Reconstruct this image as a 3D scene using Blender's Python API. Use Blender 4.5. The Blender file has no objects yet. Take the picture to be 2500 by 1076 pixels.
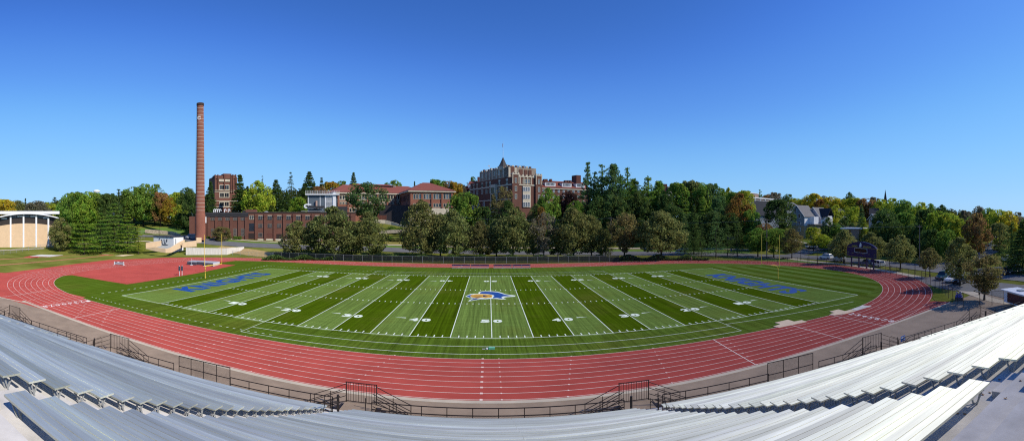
import bpy, math, random
import numpy as np
from mathutils import Vector, Matrix
R=math.radians
random.seed(7)
scn=bpy.context.scene; C=scn.collection
# ------------------------------------------------------------------ camera facts
F=1030.7; CX=1193.0; CY=531.0           # panorama scale of the photograph
CAM=(-0.35,-70.56,13.19)
def az(px): return (px-CX)/F
def P(px,r,z=0.0):
    t=az(px); return (CAM[0]+r*math.sin(t), CAM[1]+r*math.cos(t), z)
def Zp(py,r): return CAM[2]-(py-CY)/F*r
def G(px,py,z=0.0):
    r=(CAM[2]-z)*F/(py-CY); return P(px,r,z)
# ------------------------------------------------------------------ materials
_m={}
def mat(name,col,rough=0.85,metal=0.0,var=0.12,scale=0.6,bump=0.0,spec=0.3,stretch=None,detail=4,objcol=False,coord='Object',mix2=None):
    if name in _m: return _m[name]
    m=bpy.data.materials.new(name); m.use_nodes=True; nt=m.node_tree; N=nt.nodes; L=nt.links
    b=N['Principled BSDF']; b.inputs['Roughness'].default_value=rough; b.inputs['Metallic'].default_value=metal
    b.inputs['Specular IOR Level'].default_value=spec
    b.inputs['Diffuse Roughness'].default_value=0.6 if metal<.5 else 0
    if coord=='Object': tc=N.new('ShaderNodeTexCoord').outputs['Object']
    else: tc=N.new('ShaderNodeNewGeometry').outputs['Position']
    mp=N.new('ShaderNodeMapping'); L.new(tc,mp.inputs[0])
    if stretch: mp.inputs['Scale'].default_value=stretch
    nz=N.new('ShaderNodeTexNoise'); nz.inputs['Scale'].default_value=scale; nz.inputs['Detail'].default_value=detail
    nz.inputs['Roughness'].default_value=.65; L.new(mp.outputs[0],nz.inputs['Vector'])
    cr=N.new('ShaderNodeValToRGB'); e=cr.color_ramp.elements
    e[0].position=.3; e[1].position=.7
    c2=mix2 or [min(1,c*(1+var)) for c in col]; c1=[c*(1-var) for c in col]
    e[0].color=(*c1,1); e[1].color=(*c2,1); L.new(nz.outputs['Fac'],cr.inputs[0])
    out=cr.outputs[0]
    if objcol:
        oi=N.new('ShaderNodeObjectInfo'); mx=N.new('ShaderNodeMix'); mx.data_type='RGBA'; mx.blend_type='MULTIPLY'; mx.inputs[0].default_value=1
        L.new(oi.outputs['Color'],mx.inputs[6]); L.new(out,mx.inputs[7]); out=mx.outputs[2]
    L.new(out,b.inputs['Base Color'])
    if bump:
        bp=N.new('ShaderNodeBump'); bp.inputs['Strength'].default_value=bump; bp.inputs['Distance'].default_value=.05
        L.new(nz.outputs['Fac'],bp.inputs['Height']); L.new(bp.outputs[0],b.inputs['Normal'])
    _m[name]=m; return m
def brick_mat(name,c1,c2,mortar,sc=1.0):
    if name in _m: return _m[name]
    m=mat(name,c1); nt=m.node_tree; N=nt.nodes; L=nt.links
    b=N['Principled BSDF']; tc=N.new('ShaderNodeTexCoord'); sx=N.new('ShaderNodeSeparateXYZ'); L.new(tc.outputs['Object'],sx.inputs[0])
    ad=N.new('ShaderNodeMath'); ad.operation='ADD'; L.new(sx.outputs[0],ad.inputs[0]); L.new(sx.outputs[1],ad.inputs[1])
    cb=N.new('ShaderNodeCombineXYZ'); L.new(ad.outputs[0],cb.inputs[0]); L.new(sx.outputs[2],cb.inputs[1])
    br=N.new('ShaderNodeTexBrick'); br.inputs['Scale'].default_value=sc
    br.inputs['Color1'].default_value=(*c1,1); br.inputs['Color2'].default_value=(*c2,1); br.inputs['Mortar'].default_value=(*mortar,1)
    br.inputs['Brick Width'].default_value=.5; br.inputs['Row Height'].default_value=.16; br.inputs['Mortar Size'].default_value=.012
    L.new(cb.outputs[0],br.inputs['Vector'])
    nz=N.new('ShaderNodeTexNoise'); nz.inputs['Scale'].default_value=.25; nz.inputs['Detail'].default_value=5; L.new(tc.outputs['Object'],nz.inputs['Vector'])
    mr=N.new('ShaderNodeMapRange'); mr.inputs['To Min'].default_value=.72; mr.inputs['To Max'].default_value=1.28; L.new(nz.outputs['Fac'],mr.inputs[0])
    mx=N.new('ShaderNodeVectorMath'); mx.operation='SCALE'; L.new(br.outputs['Color'],mx.inputs[0]); L.new(mr.outputs[0],mx.inputs['Scale'])
    L.new(mx.outputs[0],b.inputs['Base Color']); return m
def leaf_mat():
    m=bpy.data.materials.new('leaves'); m.use_nodes=True; nt=m.node_tree; N=nt.nodes; L=nt.links
    for n in list(N): N.remove(n)
    o=N.new('ShaderNodeOutputMaterial'); oi=N.new('ShaderNodeObjectInfo'); g=N.new('ShaderNodeNewGeometry')
    mr=N.new('ShaderNodeMapRange'); mr.inputs['To Min'].default_value=.55; mr.inputs['To Max'].default_value=1.5; L.new(g.outputs['Random Per Island'],mr.inputs[0])
    tc=N.new('ShaderNodeTexCoord'); nz=N.new('ShaderNodeTexNoise'); nz.inputs['Scale'].default_value=5; nz.inputs['Detail'].default_value=2; L.new(tc.outputs['Object'],nz.inputs['Vector'])
    hs=N.new('ShaderNodeHueSaturation'); L.new(oi.outputs['Color'],hs.inputs['Color'])
    h2=N.new('ShaderNodeMapRange'); h2.inputs['From Min'].default_value=.35; h2.inputs['From Max'].default_value=.65; h2.inputs['To Min'].default_value=.47; h2.inputs['To Max'].default_value=.52; L.new(nz.outputs['Fac'],h2.inputs[0]); L.new(h2.outputs[0],hs.inputs['Hue'])
    L.new(mr.outputs[0],hs.inputs['Value'])
    d=N.new('ShaderNodeBsdfDiffuse'); t=N.new('ShaderNodeBsdfTranslucent'); L.new(hs.outputs[0],d.inputs[0]); L.new(hs.outputs[0],t.inputs[0])
    mx=N.new('ShaderNodeMixShader'); mx.inputs[0].default_value=.45; L.new(d.outputs[0],mx.inputs[1]); L.new(t.outputs[0],mx.inputs[2])
    L.new(mx.outputs[0],o.inputs[0]); return m
LEAF=leaf_mat()
BARK=mat('bark',(.045,.035,.027),.95,var=.3,scale=3)
def mesh_mat(name,col,cov):
    m=bpy.data.materials.new(name); m.use_nodes=True; nt=m.node_tree; N=nt.nodes; L=nt.links; b=N['Principled BSDF']
    b.inputs['Base Color'].default_value=(*col,1); b.inputs['Roughness'].default_value=.6; b.inputs['Metallic'].default_value=.0
    tc=N.new('ShaderNodeTexCoord'); sx=N.new('ShaderNodeSeparateXYZ'); L.new(tc.outputs['UV'],sx.inputs[0])
    def mt(op,a,bv):
        n=N.new('ShaderNodeMath'); n.operation=op
        for i,x in enumerate((a,bv)):
            if isinstance(x,(int,float)): n.inputs[i].default_value=x
            elif x is not None: L.new(x,n.inputs[i])
        return n.outputs[0]
    s=1/.09
    p=mt('ADD',sx.outputs[0],sx.outputs[1]); q=mt('SUBTRACT',sx.outputs[0],sx.outputs[1])
    fa=mt('LESS_THAN',mt('FRACT',mt('MULTIPLY',p,s),None),cov); fb=mt('LESS_THAN',mt('FRACT',mt('MULTIPLY',q,s),None),cov)
    al=mt('MAXIMUM',fa,fb); L.new(al,b.inputs['Alpha']); return m
GRASS=mat('lawn_grass',(.10,.13,.018),.95,var=.3,scale=.12,detail=8,coord='P',spec=.0,mix2=(.19,.19,.045))
def field_mat(name,kind):
    m=mat(name,(.05,.1,.01),.9,coord='P',spec=.0); nt=m.node_tree; N=nt.nodes; L=nt.links; b=N['Principled BSDF']
    def mt(op,a,bv=0.0,c=None):
        n=N.new('ShaderNodeMath'); n.operation=op
        for i,x in enumerate((a,bv,c)):
            if x is None: continue
            if isinstance(x,(int,float)): n.inputs[i].default_value=x
            else: L.new(x,n.inputs[i])
        return n.outputs[0]
    g=N.new('ShaderNodeNewGeometry'); sx=N.new('ShaderNodeSeparateXYZ'); L.new(g.outputs['Position'],sx.inputs[0])
    X=sx.outputs[0]; Y=sx.outputs[1]
    # wobble the mower edge a little
    wn=N.new('ShaderNodeTexNoise'); wn.inputs['Scale'].default_value=.35; L.new(g.outputs['Position'],wn.inputs['Vector'])
    def noise(scale,vec3,det=6,rough=.65):
        mp=N.new('ShaderNodeMapping'); mp.inputs['Scale'].default_value=vec3; L.new(g.outputs['Position'],mp.inputs[0])
        n=N.new('ShaderNodeTexNoise'); n.inputs['Scale'].default_value=scale; n.inputs['Detail'].default_value=det; n.inputs['Roughness'].default_value=rough
        L.new(mp.outputs[0],n.inputs['Vector']); return n.outputs['Fac']
    blade=noise(6,(1,1,1),6,.8); streak=noise(1.0,(3.2,.05,1),5,.7); cross=noise(1.0,(.08,1.6,1),5,.7); patch=noise(.09,(1,1,1),4,.6)
    if kind=='field':
        a=mt('DIVIDE',mt('ABSOLUTE',X),4.572)
        idx=mt('MODULO',mt('FLOOR',a),2.0)
        light=mt('SUBTRACT',1.0,idx)
        far=mt('GREATER_THAN',a,10.0); light=mt('MAXIMUM',light,far)
    elif kind=='right':
        a=mt('MODULO',mt('DIVIDE',mt('SUBTRACT',X,54.9),2.35),2.0); light=mt('GREATER_THAN',a,1.05)
        inr=mt('MULTIPLY',mt('GREATER_THAN',X,54.9),mt('LESS_THAN',mt('ABSOLUTE',mt('SUBTRACT',Y,1.0)),mt('SUBTRACT',27.0,mt('MULTIPLY',mt('SUBTRACT',X,54.9),.45))))
        light=mt('MULTIPLY',light,inr)
        light=mt('ADD',mt('MULTIPLY',light,.75),mt('MULTIPLY',mt('SUBTRACT',1.0,inr),mt('MULTIPLY',mt('MINIMUM',mt('MAXIMUM',mt('DIVIDE',mt('ADD',X,30.0),80.0),0.0),1.0),.34)))
        light=mt('ADD',light,mt('MULTIPLY',mt('GREATER_THAN',cross,.56),.10)); light=mt('ADD',light,.16)
    def rgbmix(f,c1,c2):
        n=N.new('ShaderNodeMix'); n.data_type='RGBA'
        if isinstance(f,float): n.inputs[0].default_value=f
        else: L.new(f,n.inputs[0])
        for s,c in ((6,c1),(7,c2)):
            if isinstance(c,tuple): n.inputs[s].default_value=(*c,1)
            else: L.new(c,n.inputs[s])
        return n.outputs[2]
    base=rgbmix(light,(.048,.083,.003),(.110,.168,.036))
    # brown wear, darker mower lines, fine blades
    pf=N.new('ShaderNodeMapRange'); pf.inputs['From Min'].default_value=.5; pf.inputs['From Max'].default_value=.72; pf.inputs['To Max'].default_value=.5; L.new(patch,pf.inputs[0])
    base=rgbmix(pf.outputs[0],base,(.10,.105,.018))
    def gain(fac,lo,hi,fmin=.3,fmax=.7):
        n=N.new('ShaderNodeMapRange'); n.inputs['From Min'].default_value=fmin; n.inputs['From Max'].default_value=fmax
        n.inputs['To Min'].default_value=lo; n.inputs['To Max'].default_value=hi; L.new(fac,n.inputs[0]); return n.outputs[0]
    k=mt('MULTIPLY',gain(blade,.6,1.4),gain(streak,.5,1.4)); k=mt('MULTIPLY',k,gain(cross,.85,1.15))
    v=N.new('ShaderNodeVectorMath'); v.operation='SCALE'; L.new(base,v.inputs[0]); L.new(k,v.inputs['Scale'])
    L.new(v.outputs[0],b.inputs['Base Color']); b.inputs['Diffuse Roughness'].default_value=.8
    return m
TRACK=mat('rubber_track',(.315,.057,.046),.9,var=.15,scale=.22,detail=8,coord='P',spec=.06)
TRACK.node_tree.nodes['Principled BSDF'].inputs['Diffuse Roughness'].default_value=1.0
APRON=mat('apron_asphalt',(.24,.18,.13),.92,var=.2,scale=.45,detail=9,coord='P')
ASPH=mat('street_asphalt',(.115,.115,.12),.9,var=.16,scale=.4,detail=8,coord='P')
WALK=mat('pavement_concrete',(.42,.36,.28),.9,var=.12,scale=.5,detail=6,coord='P')
PAINT=mat('white_paint',(.80,.79,.76),.7,var=.08,scale=2,coord='P')
LANE=mat('lane_paint',(.66,.50,.44),.7,var=.08,scale=2,coord='P')
TURFP=mat('turf_paint_white',(.62,.68,.58),.9,var=.18,scale=5,coord='P')
BLUEP=mat('turf_paint_blue',(.006,.052,.235),.9,var=.25,scale=4,coord='P')
GOLDP=mat('turf_paint_gold',(.55,.30,.03),.9,var=.2,scale=4,coord='P')
NAVYP=mat('turf_paint_navy',(.01,.015,.06),.9,coord='P')
CONC=mat('weathered_concrete',(.47,.45,.425),.9,var=.22,scale=.9,detail=9,coord='P',bump=.15)
ALU=mat('aluminium',(.87,.86,.715),.67,metal=.88,var=.17,scale=1.0,stretch=(.22,4,4),detail=8,coord='P',spec=.5,objcol=True)
_b=ALU.node_tree.nodes['Principled BSDF']; _b.inputs['Anisotropic'].default_value=.22
_t=ALU.node_tree.nodes.new('ShaderNodeCombineXYZ'); _t.inputs[1].default_value=1; ALU.node_tree.links.new(_t.outputs[0],_b.inputs['Tangent'])
BLK=mat('dark_brown_steel',(.025,.018,.015),.5,var=.2,scale=3)
GALV=mat('galvanised_steel',(.33,.34,.34),.5,metal=.3,var=.1)
WHITE=mat('white_painted_metal',(.72,.73,.74),.5,var=.05)
STONE=mat('cream_stone',(.55,.49,.38),.85,var=.15,scale=.8)
TAN=mat('tan_block',(.66,.49,.31),.9,var=.07,scale=.8,detail=7)
GLASS=mat('window_glass',(.018,.022,.03),.12,var=.3,scale=.3,spec=.8)
GLASSL=mat('window_glass_pale',(.10,.13,.16),.15,var=.4,scale=.4,spec=.8)
BRK=brick_mat('brown_brick',(.165,.062,.040),(.125,.046,.031),(.13,.09,.075))
BRK2=brick_mat('red_brick',(.31,.11,.065),(.25,.085,.05),(.25,.17,.13))
BRK3=brick_mat('stack_brick',(.31,.108,.066),(.25,.082,.052),(.22,.14,.11))
BRK4=brick_mat('maroon_brick',(.14,.045,.032),(.11,.033,.025),(.14,.09,.07))
ROOFR=mat('red_tile_roof',(.205,.062,.045),.85,var=.14,scale=.5,stretch=(1,1,6))
ROOFG=mat('grey_shingle_roof',(.22,.205,.19),.9,var=.12,scale=1.5)
ROOFD=mat('dark_shingle_roof',(.022,.026,.036),.85,var=.15,scale=1.5)
DARK=mat('dark_flat_roof',(.035,.035,.04),.8,var=.1)
MESHB=mesh_mat('black_chain_link',(.02,.017,.015),.10)
MESHG=mesh_mat('grey_chain_link',(.22,.22,.21),.07)
MESHW=mesh_mat('shade_dark_mesh',(.006,.009,.006),.6)  # dense dark mesh stands in for the tree and hedge shade behind
def solid(name,col,rough=.5,**k): return mat(name,col,rough,var=k.pop('var',.05),**k)
# ------------------------------------------------------------------ mesh builder
class MB:
    def __init__(s): s.v=[]; s.f=[]; s.uv=None
    def quad(s,a,b,c,d):
        n=len(s.v); s.v+= [tuple(a),tuple(b),tuple(c),tuple(d)]; s.f.append((n,n+1,n+2,n+3))
    def poly(s,pts):
        n=len(s.v); s.v+=[tuple(p) for p in pts]; s.f.append(tuple(range(n,n+len(pts))))
    def hexa(s,c):           # 8 corners: bottom 4 ccw, top 4 ccw
        n=len(s.v); s.v+=[tuple(p) for p in c]
        for q in ((3,2,1,0),(4,5,6,7),(0,1,5,4),(1,2,6,5),(2,3,7,6),(3,0,4,7)): s.f.append(tuple(n+i for i in q))
    def box(s,x0,y0,z0,x1,y1,z1):
        s.hexa([(x0,y0,z0),(x1,y0,z0),(x1,y1,z0),(x0,y1,z0),(x0,y0,z1),(x1,y0,z1),(x1,y1,z1),(x0,y1,z1)])
    def obox(s,c,sx,sy,sz,yaw=0):
        cs,sn=math.cos(yaw),math.sin(yaw); q=[]
        for z in (c[2],c[2]+sz):
            for a,b in ((-1,-1),(1,-1),(1,1),(-1,1)):
                x,y=a*sx/2,b*sy/2; q.append((c[0]+x*cs-y*sn,c[1]+x*sn+y*cs,z))
        s.hexa(q)
    def bar(s,a,b,r,n=4,r2=None,cap=True):
        a=Vector(a);b=Vector(b);d=(b-a)
        if d.length<1e-6: return
        d.normalize(); u=d.orthogonal().normalized() if abs(d.z)>.95 else d.cross(Vector((0,0,1))).normalized(); w=d.cross(u)
        r2=r if r2 is None else r2; k=len(s.v)
        for p,rr in ((a,r),(b,r2)):
            for i in range(n):
                t=2*math.pi*(i+.5)/n; q=p+(u*math.cos(t)+w*math.sin(t))*rr*(1.2 if n==4 else 1); s.v.append(tuple(q))
        for i in range(n): s.f.append((k+i,k+(i+1)%n,k+n+(i+1)%n,k+n+i))
        if cap: s.f.append(tuple(k+i for i in reversed(range(n)))); s.f.append(tuple(k+n+i for i in range(n)))
    def path(s,pts,r,n=4):
        for a,b in zip(pts,pts[1:]): s.bar(a,b,r,n)
    def prism(s,poly,z0,z1):
        k=len(s.v); n=len(poly)
        for z in (z0,z1): s.v+=[(p[0],p[1],z) for p in poly]
        for i in range(n): s.f.append((k+i,k+(i+1)%n,k+n+(i+1)%n,k+n+i))
        s.f.append(tuple(k+i for i in reversed(range(n)))); s.f.append(tuple(k+n+i for i in range(n)))
    def lathe(s,c,prof,n=16):
        k=len(s.v)
        for r,z in prof:
            for i in range(n): t=2*math.pi*i/n; s.v.append((c[0]+r*math.cos(t),c[1]+r*math.sin(t),z))
        for j in range(len(prof)-1):
            for i in range(n): s.f.append((k+j*n+i,k+j*n+(i+1)%n,k+(j+1)*n+(i+1)%n,k+(j+1)*n+i))
        s.f.append(tuple(k+i for i in reversed(range(n)))); s.f.append(tuple(k+(len(prof)-1)*n+i for i in range(n)))
    def curtain(s,pts,z0,z1):          # vertical sheet with uv in metres
        if s.uv is None: s.uv=[]
        u=0
        for a,b in zip(pts,pts[1:]):
            l=math.dist(a[:2],b[:2]); za=a[2] if len(a)>2 else 0; zb=b[2] if len(b)>2 else 0
            s.quad((a[0],a[1],za+z0),(b[0],b[1],zb+z0),(b[0],b[1],zb+z1),(a[0],a[1],za+z1))
            s.uv+=[(u,z0),(u+l,z0),(u+l,z1),(u,z1)]; u+=l
    def build(s,name,m,parent=None,smooth=False,loc=None):
        me=bpy.data.meshes.new(name); o0=Vector(parent['_o']) if parent is not None and '_o' in parent.keys() else Vector((0,0,0))
        if loc is not None: o0=Vector(loc)
        me.from_pydata([(x-o0.x,y-o0.y,z-o0.z) for x,y,z in s.v],[],s.f)
        if s.uv:
            uvl=me.uv_layers.new(name='UVMap'); flat=[c for u in s.uv for c in u]; uvl.data.foreach_set('uv',flat)
        if m: me.materials.append(m)
        if smooth: me.shade_smooth()
        me.update(); o=bpy.data.objects.new(name,me); C.objects.link(o)
        if parent is not None: o.parent=parent
        elif loc is not None: o.location=loc
        return o
ROOTS=[]
def tag(o,label,cat,group=None):
    o['label']=label; o['category']=cat
    if group: o['group']=group
    return o
def thing(name,label,cat,loc=(0,0,0),rz=0,group=None):
    o=bpy.data.objects.new(name,None); C.objects.link(o); o.location=loc; o.rotation_euler=(0,0,rz); o.empty_display_size=.5
    o['_o']=(float(loc[0]),float(loc[1]),float(loc[2])) if rz==0 else (0.,0.,0.)
    ROOTS.append(o); return tag(o,label,cat,group)
def struct(o): o['kind']='structure'; return o
def copy_tree(o,parent=None):
    c=o.copy(); C.objects.link(c)
    if parent is not None: c.parent=parent
    for ch in list(o.children): copy_tree(ch,c)
    return c
ORD=['first','second','third','fourth','fifth','sixth','seventh','eighth','ninth','tenth','eleventh','twelfth','thirteenth','fourteenth','fifteenth','sixteenth','seventeenth','eighteenth','nineteenth','twentieth']
ORD+=['twenty-'+w for w in ORD[:9]]+['thirtieth']
# ------------------------------------------------------------------ terrain
COLS=[(-1400,[(150,0),(700,0)]),(-500,[(150,0),(220,5),(300,10)]),(0,[(150,0),(166,1.6),(220,6),(300,12),(500,14)]),(110,[(150,0),(166,1.8),(220,6),(300,12),(500,14)]),
 (250,[(150,0),(185,3.2),(225,7.3),(265,12),(400,14)]),(350,[(148,0),(170,2.6),(200,5),(225,7.5),(262,12),(400,14)]),
 (450,[(146,0),(160,1.8),(182,4.6),(205,6.5),(235,10),(262,12)]),(510,[(146,0),(160,1.9),(178,4.6),(205,6.5),(240,10)]),
 (560,[(146,0),(157,1.6),(178,4.3),(205,7),(240,10)]),(700,[(142,0),(160,2.0),(178,3.2),(200,7),(215,11),(300,13)]),
 (850,[(145,0),(160,1.4),(180,3.2),(200,8),(215,11.3),(300,13)]),(1000,[(145,0),(162,.8),(180,3.5),(198,8.5),(210,11.3),(300,13)]),
 (1200,[(150,0),(164,.6),(185,4.5),(203,7.6),(240,10),(300,12)]),(1500,[(150,0),(164,.8),(190,5),(210,8),(260,12)]),
 (1850,[(150,0),(162,1.2),(185,5.2),(220,9),(280,12)]),(1950,[(152,0),(166,2),(184,5.2),(220,9),(280,12)]),(2100,[(158,0),(190,4.5),(230,9),(300,12)]),
 (2250,[(165,0),(230,6),(300,9)]),(2350,[(200,0),(300,5)]),(2450,[(220,0),(350,3)]),(2700,[(220,0),(350,2)]),(3700,[(150,0),(700,0)])]
def hz(x,y):
    dx=x-CAM[0]; dy=y-CAM[1]; r=math.hypot(dx,dy); px=CX+F*math.atan2(dx,dy)
    def zc(col):
        pr=col
        if r<=pr[0][0]: return pr[0][1]
        for (r0,z0),(r1,z1) in zip(pr,pr[1:]):
            if r<=r1: return z0+(z1-z0)*(r-r0)/(r1-r0)
        return pr[-1][1]
    for (p0,c0),(p1,c1) in zip(COLS,COLS[1:]):
        if p0<=px<=p1:
            t=(px-p0)/(p1-p0); return zc(c0)*(1-t)+zc(c1)*t
    return 0.
def ground():
    b=MB(); rs=[0,60,110,135]+[135+2.5*i for i in range(1,70)]+[330,370,430,520,700,1200,3000,8000]; n=720
    k=[]
    for r in rs:
        for i in range(n):
            t=-math.pi+2*math.pi*i/n; x=CAM[0]+r*math.sin(t); y=CAM[1]+r*math.cos(t); b.v.append((x,y,hz(x,y)-.02))
    for j in range(len(rs)-1):
        for i in range(n): b.f.append((j*n+i,(j+1)*n+i,(j+1)*n+(i+1)%n,j*n+(i+1)%n))
    return struct(b.build('ground',GRASS,smooth=True))
ground()
def strip(name,pts,w,m,dz=.09,step=1.5):
    """path draped over the terrain: pts are (x,y)"""
    q=[]
    for a,b in zip(pts,pts[1:]):
        n=max(1,int(math.dist(a,b)/step))
        for i in range(n): q.append((a[0]+(b[0]-a[0])*i/n,a[1]+(b[1]-a[1])*i/n))
    q.append(pts[-1]); mb=MB(); nw=6
    rows=[]
    for i,p in enumerate(q):
        a=q[max(0,i-2)]; c=q[min(len(q)-1,i+2)]; d=Vector((c[0]-a[0],c[1]-a[1])).normalized(); nx,ny=-d.y,d.x; row=[]
        for j in range(nw+1):
            o=(j/nw-.5)*w; x=p[0]+nx*o; y=p[1]+ny*o; row.append(len(mb.v)); mb.v.append((x,y,hz(x,y)+dz))
        rows.append(row)
    for a,c in zip(rows,rows[1:]):
        for j in range(nw): mb.f.append((a[j],c[j],c[j+1],a[j+1])[::-1])
    return struct(mb.build(name,m))
def smooth_path(p,n=6):
    out=[]
    for i in range(len(p)-1):
        p0=p[max(0,i-1)];p1=p[i];p2=p[i+1];p3=p[min(len(p)-1,i+2)]
        for k in range(n):
            t=k/n; out.append(tuple(.5*((2*p1[j])+(-p0[j]+p2[j])*t+(2*p0[j]-5*p1[j]+4*p2[j]-p3[j])*t*t+(-p0[j]+3*p1[j]-3*p2[j]+p3[j])*t**3) for j in (0,1)))
    out.append(tuple(p[-1][:2])); return out
def flat(name,poly,z,m):
    b=MB(); b.poly([(p[0],p[1],z) for p in poly]); return struct(b.build(name,m))
# ------------------------------------------------------------------ track geometry
XL,XR,YC,RI=-52.0,41.0,4.5,35.7; LW=1.105
def lbend(r,t):
    c,s=math.cos(t),math.sin(t); e=2/2.5; return (XL+(r-.6)*math.copysign(abs(c)**e,c),YC+r*math.copysign(abs(s)**e,s))
def oval(r,n=48):
    pts=[]
    for i in range(n+1): t=-math.pi/2+math.pi*i/n; pts.append((XR+r*math.cos(t),YC+r*math.sin(t)))
    for i in range(n+1): t=math.pi/2+math.pi*i/n; pts.append(lbend(r,t))
    return pts
def ring(mb,r0,r1,z,n=48):
    A=oval(r0,n);B=oval(r1,n);k=len(mb.v);m=len(A)
    mb.v+=[(x,y,z) for x,y in A]+[(x,y,z) for x,y in B]
    for i in range(m): mb.f.append((k+i,k+m+i,k+m+(i+1)%m,k+(i+1)%m))
flat('infield_grass',oval(RI),.010,field_mat('infield_turf','right'))
flat('football_field',[(-54.9,-24.9),(54.9,-24.9),(54.9,24.9),(-54.9,24.9)],.016,field_mat('mown_field_turf','field'))
RO=RI+8*LW
b=MB(); ring(b,RI,RO+.15,.016)
struct(b.build('running_track',TRACK))
flat('running_track_runoff',[(-50,YC-RO-.15),(-64,-42.2),(-98,-43.5),(-100,-35),(-92,-29),(-99,-8),(-103.5,11),(-97,29),(-90,37.5),(-78,44.5),(-60,YC+RO+.1),(-60,0)],.006,TRACK)
# straight chutes at both ends of the near straight, high jump area inside the left bend
flat('running_track_chute',[(41,YC-RO-.15),(58.5,YC-RO-.15),(57.5,YC-RO+2.6),(52,YC-RO+5)],.012,TRACK)
arc=[lbend(RI,t) for t in [R(a) for a in range(122,222,4)]]
hj=[G(176,671.5)[:2],G(310,694)[:2],G(480,667.5)[:2],G(575,647)[:2],G(521,643)[:2]]
flat('jumping_area',[arc[i] for i in range(len(arc))][::-1][::-1]+hj,.022,TRACK)
flat('jumping_area_corner',[G(156,713.5)[:2],G(209,726)[:2],G(196,729)[:2]],.022,TRACK)
b=MB()
for k in range(9): ring(b,RI+k*LW-.03 if k else RI+.02,RI+k*LW+.03 if k else RI+.09,.026)
def seg(mb,a,c,w,z):
    d=Vector((c[0]-a[0],c[1]-a[1])).normalized(); n=(-d.y*w/2,d.x*w/2)
    mb.quad((a[0]-n[0],a[1]-n[1],z),(c[0]-n[0],c[1]-n[1],z),(c[0]+n[0],c[1]+n[1],z),(a[0]+n[0],a[1]+n[1],z))
def lanepos(x,k,far=False): return (x,YC+(RI+k*LW) if far else YC-(RI+k*LW))
for x0,x1 in ((33.7,33.6),(22.0,22.8),(-55,-55.8),(-46.3,-47.3),(-66,-66.6)):
    if x0==-66: seg(b,(-64.3,-42.2),(-66.8,-31.6),.1,.03)
    else: seg(b,(x1,YC-RI),(x0,YC-RO),.1,.03)
seg(b,(XR,YC-RI),(XR+.05,YC-RO),.09,.03); seg(b,(-8.5,YC+RI),(-6,YC+RO),.09,.03); seg(b,(-49,YC+RI),(-46,YC+RO),.09,.03)
seg(b,(57.5,YC-RO+1.6),(44,YC-RO+1.2),.06,.03); seg(b,(58,YC-RO+.4),(41,YC-RO+.1),.06,.03)
for k in range(9):
    for x in [-.9+8.35*i for i in range(-5,6)]+[.6]:
        s=.22 if abs(x+.9)<.1 else .13; y=YC-(RI+k*LW); dx=k*-.25 if abs(x)>1.5 else 0
        b.quad((x+dx-s/2,y-s/2-.03,.031),(x+dx+s/2,y-s/2-.03,.031),(x+dx+s/2,y+s/2+.03,.031),(x+dx-s/2,y+s/2+.03,.031))
for k in range(8):      # relay and hurdle ticks round the bends and on the far straight
    rr=RI+(k+.5)*LW
    for a in list(range(-80,-12,7)):
        t=R(a+k*1.2); c=(XR+rr*math.cos(t),YC+rr*math.sin(t)); b.obox((c[0],c[1],.027),.3,.1,.004,t)
    for a in [i*5.5 for i in range(18)]:
        t=R(180+a+k*.9); c=lbend(rr,t); b.obox((c[0],c[1],.027),.3,.09,.004,t)
    for x in (-60,-44,-33,-20,14,22,27,31,36,44,52): b.obox((x+k*1.1,YC+rr,.027),.5,.16,.004)
struct(b.build('lane_markings',LANE))
# ------------------------------------------------------------------ text
_tx={}
def text_mesh(s,bold=.03):
    if (s,bold) in _tx: return _tx[(s,bold)]
    cu=bpy.data.curves.new('t','FONT'); cu.body=s; cu.size=1; cu.offset=bold; cu.resolution_u=4; cu.space_character=1.08
    o=bpy.data.objects.new('t',cu); C.objects.link(o); dg=bpy.context.evaluated_depsgraph_get(); dg.update()
    me=bpy.data.meshes.new_from_object(o.evaluated_get(dg)); vs=np.array([v.co[:2] for v in me.vertices]); fs=[tuple(p.vertices) for p in me.polygons]
    lo=vs.min(0); hi=vs.max(0); vs=(vs-lo)/(hi-lo); asp=(hi-lo)[0]/(hi-lo)[1]
    bpy.data.objects.remove(o); bpy.data.curves.remove(cu); bpy.data.meshes.remove(me)
    _tx[(s,bold)]=(vs,fs,asp); return _tx[(s,bold)]
def put_text(mb,s,o,u,v,bold=.03,mid=False):
    """o origin, u full width vector, v full height vector"""
    vs,fs,asp=text_mesh(s,bold); k=len(mb.v)
    for a,c in vs: mb.v.append((o[0]+u[0]*a+v[0]*c,o[1]+u[1]*a+v[1]*c,o[2]+u[2]*a+v[2]*c))
    mb.f+=[tuple(k+i for i in f) for f in fs]
b=MB()
for k,ch in enumerate('12345678'):
    y=YC-(RI+(k+.5)*LW)
    put_text(b,ch,(-55.0,y+.3,.03),(0,-.6,0),(.9,0,0),.0)
    put_text(b,ch,(43.0,y+.3,.03),(0,-.6,0),(.9,0,0),.0)
struct(b.build('lane_number_markings',PAINT))
# curb round the outside of the near straight
b=MB(); b.box(-60,YC-RO-.62,0,58,YC-RO-.16,.035); struct(b.build('curb',WALK))
b=MB()
pts=[(-58,YC-RO-.4),(-64,-42.5),(-98,-43.8)]
for a,c in zip(pts,pts[1:]): seg(b,a,c,.35,.02)
struct(b.build('track_edge',WALK))
flat('apron',[(-95,-62),(90,-62),(75,YC-RO-.6),(57,YC-RO-.6),(-60,YC-RO-.6),(-95,-36)],.004,APRON)
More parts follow.
